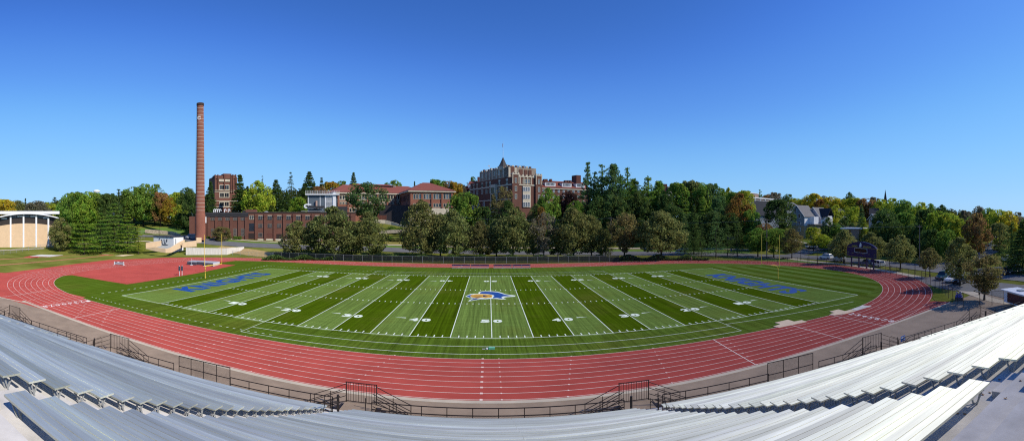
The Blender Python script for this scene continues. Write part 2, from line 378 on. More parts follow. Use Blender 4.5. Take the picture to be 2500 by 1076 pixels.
# field paint
b=MB(); Z=.022; YD=.9144; Y1=24.384
for s in (-1,1): seg(b,(-54.864,s*Y1),(54.864,s*Y1),.11,Z); seg(b,(s*54.864,-Y1),(s*54.864,Y1),.13,Z+.001)
for i in range(-10,11): seg(b,(i*5*YD,-Y1),(i*5*YD,Y1),.10,Z+.001)
for s in (-1,1):
    for o in (3.05,5.5): seg(b,(-22.86-4.6,s*(Y1+o)),(22.86+4.6,s*(Y1+o)),.08,Z-.003)
    for t in (-1,1): seg(b,(t*27.4,s*Y1),(t*(27.4 if s>0 else 27.4),s*(Y1+5.5)),.06,Z-.003)
seg(b,(27.4,-Y1-2),(50,-Y1-3.2),.08,Z-.003)
for i in range(-49,50):
    if i%5==0: continue
    x=i*YD
    for s in (-1,1):
        b.box(x-.06,s*Y1-(.85 if s>0 else -.1),Z,x+.06,s*Y1+(-.1 if s>0 else .85),Z+.004)
        y=s*6.1; b.box(x-.06,y-.32,Z,x+.06,y+.32,Z+.004)
for i in range(-10,11):
    for s in (-1,1): b.box(i*5*YD-.35,s*6.1-.05,Z+.002,i*5*YD+.35,s*6.1+.05,Z+.005)
for s in (-1,1):      # dashed coaching lines
    for i in range(34):
        x=-57+i*1.0 if i<34 else 0; b.box(x,s*29.2-.05,Z-.004,x+.35,s*29.2+.05,Z-.002)
for i in range(38): y=-26+i*1.5; b.box(-58.6,y,.020,-58.45,y+.55,.022)
struct(b.build('yard_lines',TURFP))
b=MB()
for n in (10,20,30,40,50):
    for s in ((-1,1) if n<50 else (1,)):
        x=s*(50-n)*YD; d1,d2=str(n)[0],str(n)[1]; h=1.55; w=1.15
        for side in (-1,1):     # near numbers upright from the stand, far ones reversed
            y0=side*-1*0+(-17.6 if side<0 else 17.6); ux=1 if side<0 else -1; vy=1 if side<0 else -1
            put_text(b,d1,(x-ux*(.22+w),y0,Z+.003),(ux*w,0,0),(0,vy*h,0),.06)
            put_text(b,d2,(x+ux*.22,y0,Z+.003),(ux*w,0,0),(0,vy*h,0),.06)
            if n<50:
                ax=x+s*2.0; b.poly([(ax,y0+vy*(h+.1),Z+.003),(ax,y0+vy*(h-.25),Z+.003),(ax+s*1.5,y0+vy*(h-.0),Z+.003)])
struct(b.build('field_numbers',TURFP))
b=MB()
put_text(b,'KNIGHTS',(-48.7,-13.6,Z),(0,29.4,0),(-4.9,0,0),.05)
put_text(b,'KNIGHTS',(46.9,13.6,Z),(0,-29.0,0),(5.2,0,0),.05)
struct(b.build('end_zone_lettering',BLUEP))
# midfield emblem, traced as turf paint polygons
def zp(u,v): return G(1060+u/4.482,640+v/4.482)[:2]
def emb(name,polys,z,m):
    mb=MB()
    for p in polys: mb.poly([(*zp(*q),z) for q in p])
    return struct(mb.build(name,m))
emb('midfield_emblem_outline',[[(340,375),(365,362),(400,348),(450,345),(488,346),(482,334),(500,322),(540,318),(620,318),(690,322),(730,332),(790,352),(850,360),(893,366),(880,378),(800,382),(752,390),(790,406),(735,407),(690,403),(620,400),(560,406),(500,408),(440,417),(372,430),(390,412),(425,398),(380,390)]],Z+.006,TURFP)
emb('midfield_emblem_blue',[[(500,332),(520,325),(560,323),(640,325),(690,330),(720,338),(770,354),(820,363),(862,367),(810,373),(760,374),(735,384),(752,398),(720,398),(690,392),(640,396),(650,378),(660,368),(640,358),(590,350),(540,347),(505,345)],[(352,375),(385,361),(430,353),(392,372),(400,384),(440,394),(500,397),(470,401),(430,396),(385,386)],[(392,420),(425,402),(480,399),(440,411)],[(400,420),(430,405),(560,398),(600,396),(560,402),(480,406)]],Z+.012,BLUEP)
emb('midfield_emblem_gold',[[(392,375),(410,360),(450,352),(510,350),(560,352),(610,357),(640,364),(632,376),(630,388),(590,390),(560,395),(520,388),(480,396),(430,390)]],Z+.018,GOLDP)
emb('midfield_emblem_navy',[[(405,374),(450,366),(510,364),(450,371)],[(430,384),(500,379),(530,383),(470,386)],[(540,362),(600,372),(550,376),(590,384),(530,378)],[(590,362),(625,370),(600,380),(612,370)],[(440,376),(520,371),(520,374)]],Z+.024,NAVYP)
# pads and slabs beside the track
def ptsG(l): return [G(x,y)[:2] for x,y in l]
def r8(l): return [(1600+x/4.31,640+y/4.31) for x,y in l]
PLY=mat('plywood_mat',(.55,.43,.30),.85,var=.1,scale=1,coord='P')
def pad(name,l,label,m=PLY,h=.05,cat='mat',grp=None):
    b=MB(); b.prism(ptsG(l),.02,.02+h); return tag(b.build(name,m),label,cat,grp)
pad('ground_mat',r8([(1240,680),(1315,656),(1255,640),(1395,608),(1460,628),(1540,613),(1595,630),(1300,692)])[::-1],'beige stepped mat on the grass beside the track, nearer the fifty yard line')
pad('ground_mat',r8([(1835,550),(1885,535),(1832,522),(1925,500),(1995,517),(2060,503),(2110,516),(2000,545),(1882,562)])[::-1],'beige stepped mat on the grass beside the start of the right bend')
pad('ground_mat',r8([(2062,500),(2180,457),(2275,465),(2112,513)])[::-1],'grey flat slab at the inside of the right bend',CONC)
pad('shot_put_slab',[(74,625.5),(100,621.5),(154,623),(122,627)],'pale concrete throwing slab in the grass before the tan gymnasium',CONC,cat='slab')
pad('jumping_pit',[(236,620.5),(290,617),(303,617.3),(262,622)],'sand coloured jumping pit, farther of two beyond the left bend',mat('sand',(.58,.45,.30),.95,coord='P'),cat='sand pit')
pad('jumping_pit',[(280,624.5),(318,620.3),(336,621.5),(300,625.5)],'sand coloured jumping pit, nearer of two beyond the left bend',_m['sand'],cat='sand pit')
RUNW=TRACK
flat('runway',ptsG([(56,628),(76,624),(100,625.5),(90,629.5)]),.008,RUNW)
flat('runway',ptsG([(0,646),(120,636),(250,624),(256,625),(130,637.5),(0,648.5)]),.008,mat('faded_runway',(.30,.14,.06),.9,coord='P'))
flat('runway',ptsG([(0,632),(90,628),(180,623),(240,618.5),(244,619.3),(90,629.3),(0,634)]),.008,_m['faded_runway'])
flat('runway',ptsG([(240,622),(262,618),(330,617.5),(300,620),(270,624)]),.006,RUNW)
# ------------------------------------------------------------------ grandstand
def bow(X): X=X+.35; return (.0019 if X<0 else .0026)*X*X
def S(X,d,z): return (X,CAM[1]+d-bow(X),z)
def bow_grid(mb,x0,x1,prof,step=2.0,caps=True):
    """sweep a (d,z) profile along the bowed rows"""
    n=max(1,int((x1-x0)/step)); k=len(mb.v); m=len(prof)
    for i in range(n+1):
        X=x0+(x1-x0)*i/n
        for d,z in prof: mb.v.append(S(X,d,z))
    for i in range(n):
        for j in range(m-1): mb.f.append((k+i*m+j,k+(i+1)*m+j,k+(i+1)*m+j+1,k+i*m+j+1)[::-1])
    if caps: mb.f.append(tuple(k+j for j in range(m))); mb.f.append(tuple(k+n*m+j for j in reversed(range(m))))
def seatz(k): return 11.07-.392*(24.0-.77*k)
gs=thing('grandstand','long stepped concrete grandstand bowed along the near straight of the track','grandstand',(0,-80,0))
prof=[(26.1,0),(26.1,.6),(24.0+.2,.6)]
for k in range(0,34):
    d=24.0-.77*k; z=seatz(k)-.43
    prof+=[(d+.2,z),(d+.2-.77,z)]
zt=prof[-1][1]; prof+=[(-8.5,zt),(-8.5,0)]
b=MB(); bow_grid(b,-70,70,prof); b.build('stepped_terrace',CONC,gs)
# joints cut into the treads and half steps in the aisles
AISLES=[(-34.1,-31.2),(-10.0,-8.45),(8.45,10.0),(31.2,34.1)]
for x0,x1 in AISLES:
    b=MB()
    for k in range(0,31):
        d=24.0-.77*k; z=seatz(k)-.43
        b.hexa([S(x0+.15,d+.2+.36,z-.3),S(x1-.15,d+.2+.36,z-.3),S(x1-.15,d+.19,z-.3),S(x0+.15,d+.19,z-.3),S(x0+.15,d+.2+.36,z-.15),S(x1-.15,d+.2+.36,z-.15),S(x1-.15,d+.19,z-.15),S(x0+.15,d+.19,z-.15)])
    b.build('aisle_steps',CONC,gs)
# benches: one per row and section
SECT=[(-54,-34.2,'far left section beyond the outer stairs',3),(-31.1,-10.05,'left section between two stair aisles',3),(-8.4,8.4,'middle section facing midfield',3),(10.05,31.1,'right section between two stair aisles',3),(34.2,57,'far right section beyond the outer stairs',3)]
BR=MB()   # bracket in local space: seat top at z=0
BR.hexa([(-.03,-.22,-.10),(.03,-.22,-.10),(.03,.22,-.10),(-.03,.22,-.10),(-.03,-.22,-.052),(.03,-.22,-.052),(.03,.22,-.052),(-.03,.22,-.052)])
BR.bar((0,-.18,-.08),(0,-.05,-.43),.022); BR.bar((0,.16,-.08),(0,.02,-.43),.022); BR.bar((.09,-.12,-.08),(.13,-.02,-.43),.018)
BRme=BR.build('bracket',GALV); BRmesh=BRme.data; bpy.data.objects.remove(BRme)
seatprof=[(-.25,-.05),(-.25,0),(-.092,0),(-.09,-.035),(-.078,-.035),(-.076,0),(.076,0),(.078,-.035),(.09,-.035),(.092,0),(.25,0),(.25,-.05)]
for si,(x0,x1,where,_) in enumerate(SECT):
    nrow=27 if si==2 else 28
    for k in range(nrow):
        if si in (0,) and k>24: continue
        d=24.0-.77*k; z=seatz(k); xm=(x0+x1)/2; o=S(xm,d,z)
        pos='front row' if k==0 else ('top row' if k==nrow-1 else (f'{ORD[k]} row from the front'))
        t=thing('bench',f'aluminium bench, {pos}, {where}','bench',o,group='aluminium benches of the grandstand')
        xj=0.95 if si==2 else xm+(k%3-1)*.02
        b=MB(); rr=random.Random(si*100+k); e=rr.uniform(-.03,.03)
        pr=[(a+d,c+z+e*.2) for a,c in seatprof]
        bow_grid(b,x0+rr.uniform(-.04,.04),xj-.012,pr,2.0); bow_grid(b,xj+.012,x1+rr.uniform(-.04,.04),pr,2.0)
        so=b.build('seat',ALU,t); v_=rr.uniform(.74,1.08); so.color=(v_,v_*rr.uniform(.985,1.01),v_*rr.uniform(.96,1.02),1)
        nb=int((x1-x0)/2.6)
        for i in range(nb+1):
            X=x0+.25+(x1-x0-.5)*i/nb; q=bpy.data.objects.new('bracket',BRmesh); C.objects.link(q); q.parent=t
            p=S(X,d,z); q.location=(p[0]-o[0],p[1]-o[1],p[2]-o[2])
# guard rails on the front walkway
def rail_pts(x0,x1,d,z,n): return [S(x0+(x1-x0)*i/n,d,z) for i in range(n+1)]
def guardrail(x0,x1,label,ztop=1.62,zb=.68,zm=1.16,d=25.6,mesh=True,post=1.52,name='guardrail'):
    n=max(1,round((x1-x0)/post)); xm=(x0+x1)/2
    t=thing(name,label,'gate' if name!='guardrail' else 'railing',S(xm,d,.6),group='dark railings along the front of the grandstand' if name=='guardrail' else None)
    for z,nm in ((ztop,'top_rail'),(zm,'mid_rail'),(zb,'bottom_rail')):
        b=MB(); b.path(rail_pts(x0,x1,d,z,n),.034,5); b.build(nm,BLK,t)
    for i in range(n+1):
        X=x0+(x1-x0)*i/n; b=MB(); b.bar(S(X,d,.6),S(X,d,ztop),.03,5); b.build('post',BLK,t)
    b=MB(); b.curtain([p[:2]+(0,) for p in rail_pts(x0,x1,d,0,n)],zb,zm if zm<1.3 else ztop); b.build('chain_link',MESHB,t)
    return t
guardrail(-62,-47.6,'dark railing at the far left end of the stand front')
guardrail(-46.8,-33.4,'dark railing before the far left benches, left of the outer stair platform')
guardrail(-29.4,-23.1,'short dark railing between the outer left stairs and the tall mesh gate')
guardrail(-17.9,-10.2,'dark railing between the left tall mesh gate and the inner left stairs')
guardrail(-7.6,8.1,'dark railing before the middle benches between the two inner stair platforms')
guardrail(10.7,18.9,'dark railing between the inner right stairs and the right tall mesh gate')
guardrail(23.6,30.0,'short dark railing between the right tall gate and the outer right stairs')
guardrail(33.5,46.0,'dark railing before the far right benches, beyond the outer stairs')
guardrail(49.5,62,'dark railing at the far right end beyond the last stairs')
guardrail(-22.9,-18.2,'tall dark mesh gate before the left benches, one corner rounded',ztop=2.15,zm=1.35,d=26.0,post=1.25,name='mesh_gate')
guardrail(19.1,23.35,'tall dark mesh gate before the right benches',ztop=2.25,zm=1.35,d=26.0,post=1.25,name='mesh_gate')
def stair_unit(x0,x1,label,s=1):
    t=thing('entry_stairs',label,'stairs',S((x0+x1)/2,27,0),group='steel stair platforms in front of the stand')
    b=MB(); b.hexa([S(x0,26.12,.52),S(x1,26.12,.52),S(x1,27.5,.52),S(x0,27.5,.52),S(x0,26.12,.6),S(x1,26.12,.6),S(x1,27.5,.6),S(x0,27.5,.6)]); b.build('platform',APRON,t)  # concrete platform in the darker apron colour, standing in for its shade
    for X in (x0+.05,x1-.05):
        b=MB(); b.bar(S(X,27.45,0),S(X,27.45,1.95),.04,5); b.build('post',BLK,t)
    b=MB(); b.bar(S(x0,27.45,1.95),S(x1,27.45,1.95),.03,5); b.bar(S(x0,27.45,.68),S(x1,27.45,.68),.03,5)
    n=12
    for i in range(1,n): X=x0+(x1-x0)*i/n; b.bar(S(X,27.45,.68),S(X,27.45,1.95),.014,4)
    b.build('picket_panel',BLK,t)
    for sg,X in ((-1,x0),(1,x1)):
        b=MB()
        for i in range(3):
            xa=X+sg*i*.32; xb=X+sg*(i+1)*.32; z=.45-.15*i
            lo,hi=min(xa,xb),max(xa,xb)
            b.hexa([S(lo,26.3,z-.05),S(hi,26.3,z-.05),S(hi,27.45,z-.05),S(lo,27.45,z-.05),S(lo,26.3,z),S(hi,26.3,z),S(hi,27.45,z),S(lo,27.45,z)])
        b.build('stair_treads',BLK,t)
        for dd in (26.35,27.45):
            b=MB()
            for h in (1.25,.85,.45,.08): b.bar(S(X,dd,.6+h-.05),S(X+sg*2.3,dd,max(.05,h-.45)),.022,4)
            b.bar(S(X+sg*2.3,dd,0),S(X+sg*2.3,dd,.85),.025,4); b.bar(S(X+sg*1.1,dd,0),S(X+sg*1.1,dd,1.2),.022,4)
            b.build('stair_handrail',BLK,t)
    for xx,w_ in ((x0+.2,.07),(x1-.2,.03)): b=MB(); b.bar(S(xx,25.4,.6),S(xx,25.4,1.9),w_,4); b.build('gate_post',BLK,t)
stair_unit(-49.5,-47.2,'dark steel stair platform at the far left end of the stand')
stair_unit(-32.3,-29.8,'dark steel stair platform at the outer left aisle')
stair_unit(-9.96,-7.75,'dark steel stair platform at the inner left aisle near midfield')
stair_unit(8.3,10.5,'dark steel stair platform at the inner right aisle near midfield')
stair_unit(30.2,32.7,'dark steel stair platform at the outer right aisle')
stair_unit(46.6,49.0,'dark steel stair platform at the far right, beside the fence gate')
def handrail(X,d0,d1,label):
    t=thing('aisle_handrail',label,'handrail',S(X,d0,0),group='handrails at the foot of the stand aisles')
    fz=lambda d:11.07-.392*d-.43
    b=MB(); pts=[S(X,d0,.7+1.15),S(X,d0-.4,fz(d0)+1.05)]+[S(X,d0-1.2-i*.5,fz(d0-1.2-i*.5)+.95) for i in range(int((d0-1.2-d1)/.5)+1)]+[S(X,d1,fz(d1)+.15)]
    b.path(pts,.024,5); b.build('rail',BLK,t)
    for d in (d0,(d0+d1)/2): b=MB(); b.bar(S(X,d,fz(d)-.35),S(X,d,fz(d)+1.0),.024,5); b.build('post',BLK,t)
handrail(-9.25,24.2,21.6,'dark curved handrail at the foot of the inner left aisle')
handrail(9.3,24.2,21.6,'dark curved handrail at the foot of the inner right aisle')
handrail(-32.2,24.2,21.4,'pale topped handrail at the foot of the outer left aisle')
handrail(32.2,24.2,21.4,'dark handrail at the foot of the outer right aisle with a small sign')
b=MB(); p=S(33.6,25.7,1.25); b.obox(p,.75,.03,.5,0); sg=tag(b.build('notice_sign',solid('sign_blue',(.03,.10,.35)),loc=p),'small blue notice board tied to the railing by the outer right stairs','sign')
b=MB(); b.obox((p[0],p[1]-.022,p[2]+.30),.55,.006,.1,0); b.obox((p[0],p[1]-.022,p[2]+.1),.45,.006,.05,0); b.build('sign_lettering',PAINT,sg).location=(-p[0],-p[1],-p[2])
# dry leaves on the right hand treads
rl=random.Random(4)
for i,(px,py) in enumerate([(2417,957),(2400,962),(2455,971),(2440,925),(2492,928),(2330,1000),(2337,1008),(2355,1009),(2300,1030),(2240,990)]):
    # find the tread hit by walking the ray
    for s in range(30,4000):
        r=s*.01; x,y,_=P(px,r); z=Zp(py,r); d=y-CAM[1]+bow(x)
        kk=(24.2-d)/.77; k=int(kk); fz=(seatz(k)-.43)
        if z<=fz+.02: break
    m=MB(); a=rl.uniform(0,3)
    q=[(.05*math.cos(a+t)*(1 if j%2 else .55),.05*math.sin(a+t)*(1 if j%2 else .55)) for j,t in enumerate([i2*.7 for i2 in range(9)])]
    m.poly([(u,v,.01+.012*math.sin(j*2.1)) for j,(u,v) in enumerate(q)]); o=m.build('dry_leaf',solid('dry_leaf',(.30,.19,.11),.9)); o.location=(x,y,fz+.004)
    tag(o,'small dry brown leaf lying on the bare grey concrete treads at the right','leaf','dry leaves on the upper right treads')
# ------------------------------------------------------------------ chain link fences
def fence(name,pts,h,label,post=3.0,m=MESHG,pm=GALV,screen=None,toprail=True,cat='fence'):
    q=[(p[0],p[1],hz(p[0],p[1])) for p in pts]; L=[0]
    for a,c in zip(q,q[1:]): L.append(L[-1]+math.dist(a[:2],c[:2]))
    n=max(1,round(L[-1]/post)); pp=[]
    for i in range(n+1):
        s=L[-1]*i/n; j=max(0,min(len(q)-2,next((k for k in range(len(L)-1) if L[k+1]>=s-1e-6),len(q)-2))); t=(s-L[j])/max(1e-6,L[j+1]-L[j])
        x=q[j][0]+(q[j+1][0]-q[j][0])*t; y=q[j][1]+(q[j+1][1]-q[j][1])*t; pp.append((x,y,hz(x,y)))
    t=thing(name,label,cat,pp[n//2])
    for i in range(min(n+1,100)):
        b=MB(); x,y,z=pp[i]; b.bar((x,y,z),(x,y,z+h+.05),.04 if i%4 else .055,5); b.build('post',pm,t)
    if toprail: b=MB(); b.path([(x,y,z+h) for x,y,z in pp],.028,4); b.build('top_rail',pm,t)
    b=MB(); b.curtain(pp,.05,h); b.build('chain_link' if not screen else 'mesh_infill',screen or m,t)
    return t
FB=[(-68,50.2),(-45,50.6),(-24,50.8),(0,51),(24,50.8),(38,49.5)]
fence('track_fence',FB,1.9,'chain link fence with shade-darkened mesh along the far straight before the street trees',screen=MESHW)  # shade under the trees is put into the dark mesh
fence('track_fence',[(38,49.5),(52,44),(64.5,36.5),(74,27),(83,13.5),(84.6,5)],1.9,'black chain link fence round the far right of the track towards the scoreboard',m=MESHB,pm=BLK)
fence('track_fence',[(84.6,5),(84,-3),(78.5,-14.8),(73.2,-26.1),(67,-33.5),(60.5,-38.8),(55.3,-43.9)],2.1,'tall chain link fence round the near right bend beside the pavement',m=MESHG,pm=BLK,post=2.6)
fence('gate_fence',[(57.0,-45.8),(60,-48.5)],2.1,'open chain link gate by the far right stairs',m=MESHG,pm=BLK,post=2.2,cat='gate')
fence('track_fence',[(-84,50),(-76,50.6),(-68,50.2)],1.5,'low grey wire fence beside the white retaining wall',m=MESHG)
LF=ptsG([(-60,626),(0,622.5),(60,618),(108,614.5),(150,613.2),(205,613),(256,612.5),(320,609.5),(352,605)])
fence('boundary_fence',LF,1.5,'long grey chain link fence across the grass before the gymnasium',m=MESHG)
# ------------------------------------------------------------------ roads, pavements on the terrain
def Pxy(px,r): return P(px,r)[:2]
strip('street',smooth_path([Pxy(p,r) for p,r in ((440,188),(480,176),(520,170),(560,167.5),(640,164),(700,162),(800,160.5),(940,160),(1100,157),(1300,154),(1500,153),(1700,150),(1830,146),(1950,142),(2060,132),(2150,122),(2240,113),(2330,104),(2420,98),(2520,92),(2620,88))]),10.5,ASPH,.08)
strip('pavement',smooth_path([Pxy(p,r) for p,r in ((520,178.5),(600,175),(700,172.3),(800,170),(940,170),(1100,168),(1300,167),(1500,165.5),(1700,163),(1850,159),(1960,156),(2020,155))]),1.7,WALK,.12)
strip('pavement',smooth_path([Pxy(p,r) for p,r in ((1905,140),(1960,130),(2020,123),(2080,116.5),(2140,107.5),(2232,95),(2310,83),(2388,71.5),(2430,67),(2500,64))]),2.2,WALK,.03)
strip('pavement',smooth_path([Pxy(p,r) for p,r in ((1780,143),(1850,139),(1930,137),(2000,134))]),1.6,WALK,.03)
strip('side_street',smooth_path([Pxy(p,r) for p,r in ((1935,147),(1960,153),(1985,160),(2030,166),(2100,172))]),6.5,ASPH,.11)
strip('side_street',smooth_path([Pxy(p,r) for p,r in ((2300,112),(2350,128),(2385,146),(2412,165),(2432,190),(2440,240),(2441,300))]),8.5,ASPH,.11)
strip('parking_strip',smooth_path([Pxy(p,r) for p,r in ((2290,94),(2350,82),(2420,80),(2520,72))]),11,ASPH,.05)
strip('parking_lot',smooth_path([Pxy(p,r) for p,r in ((2430,112),(2520,100),(2600,92))]),12,ASPH,.06)
strip('hill_road',smooth_path([Pxy(p,r) for p,r in ((330,198),(380,192),(430,188),(470,182))]),6,ASPH,.12)
strip('hill_path',smooth_path([Pxy(p,r) for p,r in ((320,176),(345,178),(375,172),(368,166))]),1.6,WALK,.15)
strip('hill_path',smooth_path([Pxy(p,r) for p,r in ((1935,176),(1975,170),(2010,171),(2030,168))]),1.4,WALK,.15)
strip('gym_path',smooth_path([Pxy(p,r) for p,r in ((-40,155),(0,158),(60,160),(108,161.5))]),1.6,WALK,.12)
strip('dry_grass_bank',smooth_path([Pxy(p,r) for p,r in ((530,158),(570,155),(610,151),(650,146),(690,143))]),9,mat('dry_grass',(.33,.235,.10),.95,var=.25,scale=.8,coord='P',detail=8),.05)
strip('mown_verge',smooth_path([Pxy(p,r) for p,r in ((545,173.5),(600,171),(650,170),(690,169.5))]),2.6,mat('bright_lawn',(.09,.16,.02),.95,var=.2,scale=.8,coord='P'),.10)
def patch(name,pr,m,dz=.07):
    return strip(name,smooth_path([Pxy(p,r) for p,r,w in pr]),pr[0][2],m,dz)
BL=_m['bright_lawn']
patch('hill_lawn',[(330,214,22),(380,212,22),(420,208,22),(455,206,22)],BL)
patch('roadside_lawn',[(940,166,6),(1100,163,6),(1300,161,6),(1500,159.5,6),(1700,156,6),(1830,153,6)],BL)
patch('corner_lawn',[(1850,135,5),(1930,128,5),(2000,124,5)],BL,.02)
patch('corner_lawn',[(1960,169,9),(1990,172,9),(2020,175,9)],BL,.09)
patch('meadow',[(930,174,9),(980,173,9),(1100,172,9),(1240,172,9)],mat('meadow_grass',(.20,.17,.04),.95,var=.3,scale=1.5,coord='P'),.10)
patch('car_park_lawn',[(2440,96,5),(2500,90,5),(2560,85,5)],BL,.07)
# ------------------------------------------------------------------ facades
class Fr:
    def __init__(s,a,b):
        s.a=Vector(a[:2]); d=Vector(b[:2])-s.a; s.L=d.length; s.u=d.normalized(); s.n=Vector((s.u.y,-s.u.x)); s.yaw=math.atan2(s.u.y,s.u.x)
    def pt(s,u,z,w=0): q=s.a+s.u*u+s.n*w; return (q.x,q.y,z)
    def upx(s,px):
        t=az(px); d=Vector((math.sin(t),math.cos(t))); o=Vector(CAM[:2])
        # o + k d = a + u*U
        det=d.x*-s.u.y+s.u.x*d.y; e=s.a-o
        return (d.x*e.y-d.y*e.x)/det*1.0 if abs(det)>1e-9 else 0
    def zpy(s,u,py): q=s.a+s.u*u-Vector(CAM[:2]); return Zp(py,q.length)
    def box(s,mb,u0,u1,z0,z1,w0,w1):
        mb.hexa([s.pt(u0,z0,w1),s.pt(u1,z0,w1),s.pt(u1,z0,w0),s.pt(u0,z0,w0),s.pt(u0,z1,w1),s.pt(u1,z1,w1),s.pt(u1,z1,w0),s.pt(u0,z1,w0)])
    def pbox(s,mb,x0,x1,y0,y1,w0,w1):
        u0,u1=s.upx(x0),s.upx(x1); um=(u0+u1)/2; s.box(mb,u0,u1,s.zpy(um,y1),s.zpy(um,y0),w0,w1)
_wc={}
def win(fr,parent,u,z,w,h,cols=1,rows=1,fm=None,pm=None,bw=.14,name='window'):
    """u,z centre"""
    fm=fm or WHITE; pm=pm or GLASS; w=round(w,1); h=round(h,1); key=(w,h,cols,rows,fm.name,pm.name,bw)
    if key not in _wc:
        b=MB(); W,H=w/2,h/2
        b.box(-W-bw,-.14,-H-bw,-W,.02,H+bw); b.box(W,-.14,-H-bw,W+bw,.02,H+bw); b.box(-W,-.14,H,W,.02,H+bw); b.box(-W,-.20,-H-bw,W,.02,-H)
        for i in range(1,cols): x=-W+w*i/cols; b.box(x-.05,-.10,-H,x+.05,.02,H)
        for i in range(1,rows): y=-H+h*i/rows; b.box(-W,-.08,y-.03,W,.02,y+.03)
        fo=b.build(name,fm); p=MB(); p.box(-W+.003,-.05,-H+.003,W-.003,.01,H-.003); po=p.build('pane',pm)
        _wc[key]=(fo.data,po.data); bpy.data.objects.remove(fo); bpy.data.objects.remove(po)
    fd,pd=_wc[key]; o=bpy.data.objects.new(name,fd); C.objects.link(o); o.parent=parent
    q=fr.pt(u,z); po=parent['_o']; o.location=(q[0]-po[0],q[1]-po[1],q[2]-po[2]); o.rotation_euler=(0,0,fr.yaw)
    c=bpy.data.objects.new('pane',pd); C.objects.link(c); c.parent=o
    return o
def wpx(fr,parent,x0,x1,y0,y1,**k):
    u0,u1=fr.upx(x0),fr.upx(x1); um=(u0+u1)/2; z0,z1=fr.zpy(um,y1),fr.zpy(um,y0)
    return win(fr,parent,um,(z0+z1)/2,abs(u1-u0),z1-z0,**k)
def hip(mb,fr,u0,u1,w0,w1,z,h,inset,over=.7):
    """hipped roof over u0..u1, w0(back,neg)..w1(front)"""
    u0-=over;u1+=over;w0-=over;w1+=over; wm=(w0+w1)/2
    A=[fr.pt(u0,z,w1),fr.pt(u1,z,w1),fr.pt(u1,z,w0),fr.pt(u0,z,w0)]; r0=fr.pt(u0+inset,z+h,wm); r1=fr.pt(u1-inset,z+h,wm)
    k=len(mb.v); mb.v+=A+[r0,r1]; mb.f+=[(k,k+1,k+5,k+4),(k+1,k+2,k+5),(k+2,k+3,k+4,k+5),(k+3,k,k+4),(k+3,k+2,k+1,k)]
def gable(mb,fr,u0,u1,w0,w1,z,h,along='u',t=.18,over=.5):
    """gable roof shell; ridge along u or along w"""
    if along=='u':
        u0-=over;u1+=over;wm=(w0+w1)/2; a=[(w1+over,z-h*over/((w1-w0)/2)),(wm,z+h),(w0-over,z-h*over/((w1-w0)/2))]
        for (wa,za),(wb,zb) in zip(a,a[1:]):
            mb.hexa([fr.pt(u0,za,wa),fr.pt(u1,za,wa),fr.pt(u1,zb,wb),fr.pt(u0,zb,wb),fr.pt(u0,za+t,wa),fr.pt(u1,za+t,wa),fr.pt(u1,zb+t,wb),fr.pt(u0,zb+t,wb)])
    else:
        w0-=over;w1+=over;um=(u0+u1)/2; dz=h*over/((u1-u0)/2); a=[(u0-over,z-dz),(um,z+h),(u1+over,z-dz)]
        for (ua,za),(ub,zb) in zip(a,a[1:]):
            mb.hexa([fr.pt(ua,za,w1),fr.pt(ub,zb,w1),fr.pt(ub,zb,w0),fr.pt(ua,za,w0),fr.pt(ua,za+t,w1),fr.pt(ub,zb+t,w1),fr.pt(ub,zb+t,w0),fr.pt(ua,za+t,w0)])
# ---- gymnasium
fr=Fr(P(-50,166),P(150,166)); DULL=solid('dull_frame',(.24,.20,.165),.8)
g=thing('gymnasium','tan block gymnasium with white ribs and a shallow white vaulted roof','gymnasium',fr.pt(0,0))
cu=fr.upx(66); hw=fr.upx(156)-cu; zt=Zp(522.5,166); zs=Zp(538,166)
def archz(u,top,drop): t=(u-cu)/hw; return top-drop*t*t
dr=zt-zs
b=MB(); n=24
us=[cu-hw+2*hw*i/n for i in range(n+1)]
for a,c in zip(us,us[1:]):
    if a<cu-hw*.97 or c>cu+hw*.93: continue
    za,zc=archz(a,Zp(545,166),dr*.75),archz(c,Zp(545,166),dr*.75)
    b.hexa([fr.pt(a,.5,0),fr.pt(c,.5,0),fr.pt(c,.5,-28),fr.pt(a,.5,-28),fr.pt(a,za,0),fr.pt(c,zc,0),fr.pt(c,zc,-28),fr.pt(a,za,-28)])
b.build('wall',TAN,g)
b=MB()
for a,c in zip(us,us[1:]):
    if a<cu-hw*.97 or c>cu+hw*.93: continue
    b.hexa([fr.pt(a,archz(a,Zp(545,166),dr*.75),-.4),fr.pt(c,archz(c,Zp(545,166),dr*.75),-.4),fr.pt(c,archz(c,Zp(545,166),dr*.75),-27.5),fr.pt(a,archz(a,Zp(545,166),dr*.75),-27.5),
      fr.pt(a,archz(a,zt-.1,dr),-.4),fr.pt(c,archz(c,zt-.1,dr),-.4),fr.pt(c,archz(c,zt-.1,dr),-27.5),fr.pt(a,archz(a,zt-.1,dr),-27.5)])
b.build('upper_glazing',solid('bronze_glazing',(.045,.035,.03),.3),g)
b=MB()
for a,c in zip(us,us[1:]):
    za,zc=archz(a,zt,dr),archz(c,zt,dr)
    b.hexa([fr.pt(a,za,1.6),fr.pt(c,zc,1.6),fr.pt(c,zc,-29),fr.pt(a,za,-29),fr.pt(a,za+.45,1.6),fr.pt(c,zc+.45,1.6),fr.pt(c,zc+.45,-29),fr.pt(a,za+.45,-29)])
b.build('vaulted_roof',WHITE,g)
b=MB(); fr.box(b,cu-hw*1.6,cu+hw*1.06,Zp(522,190),Zp(515,190),-30,-29.4+1); b.build('roof_edge',WHITE,g)
for px in (-6,26,57.5,88.5,118):
    u=fr.upx(px); b=MB(); fr.box(b,u-.32,u+.32,.4,archz(u,zt,dr)-.02,.0,.35); b.build('rib',WHITE,g)
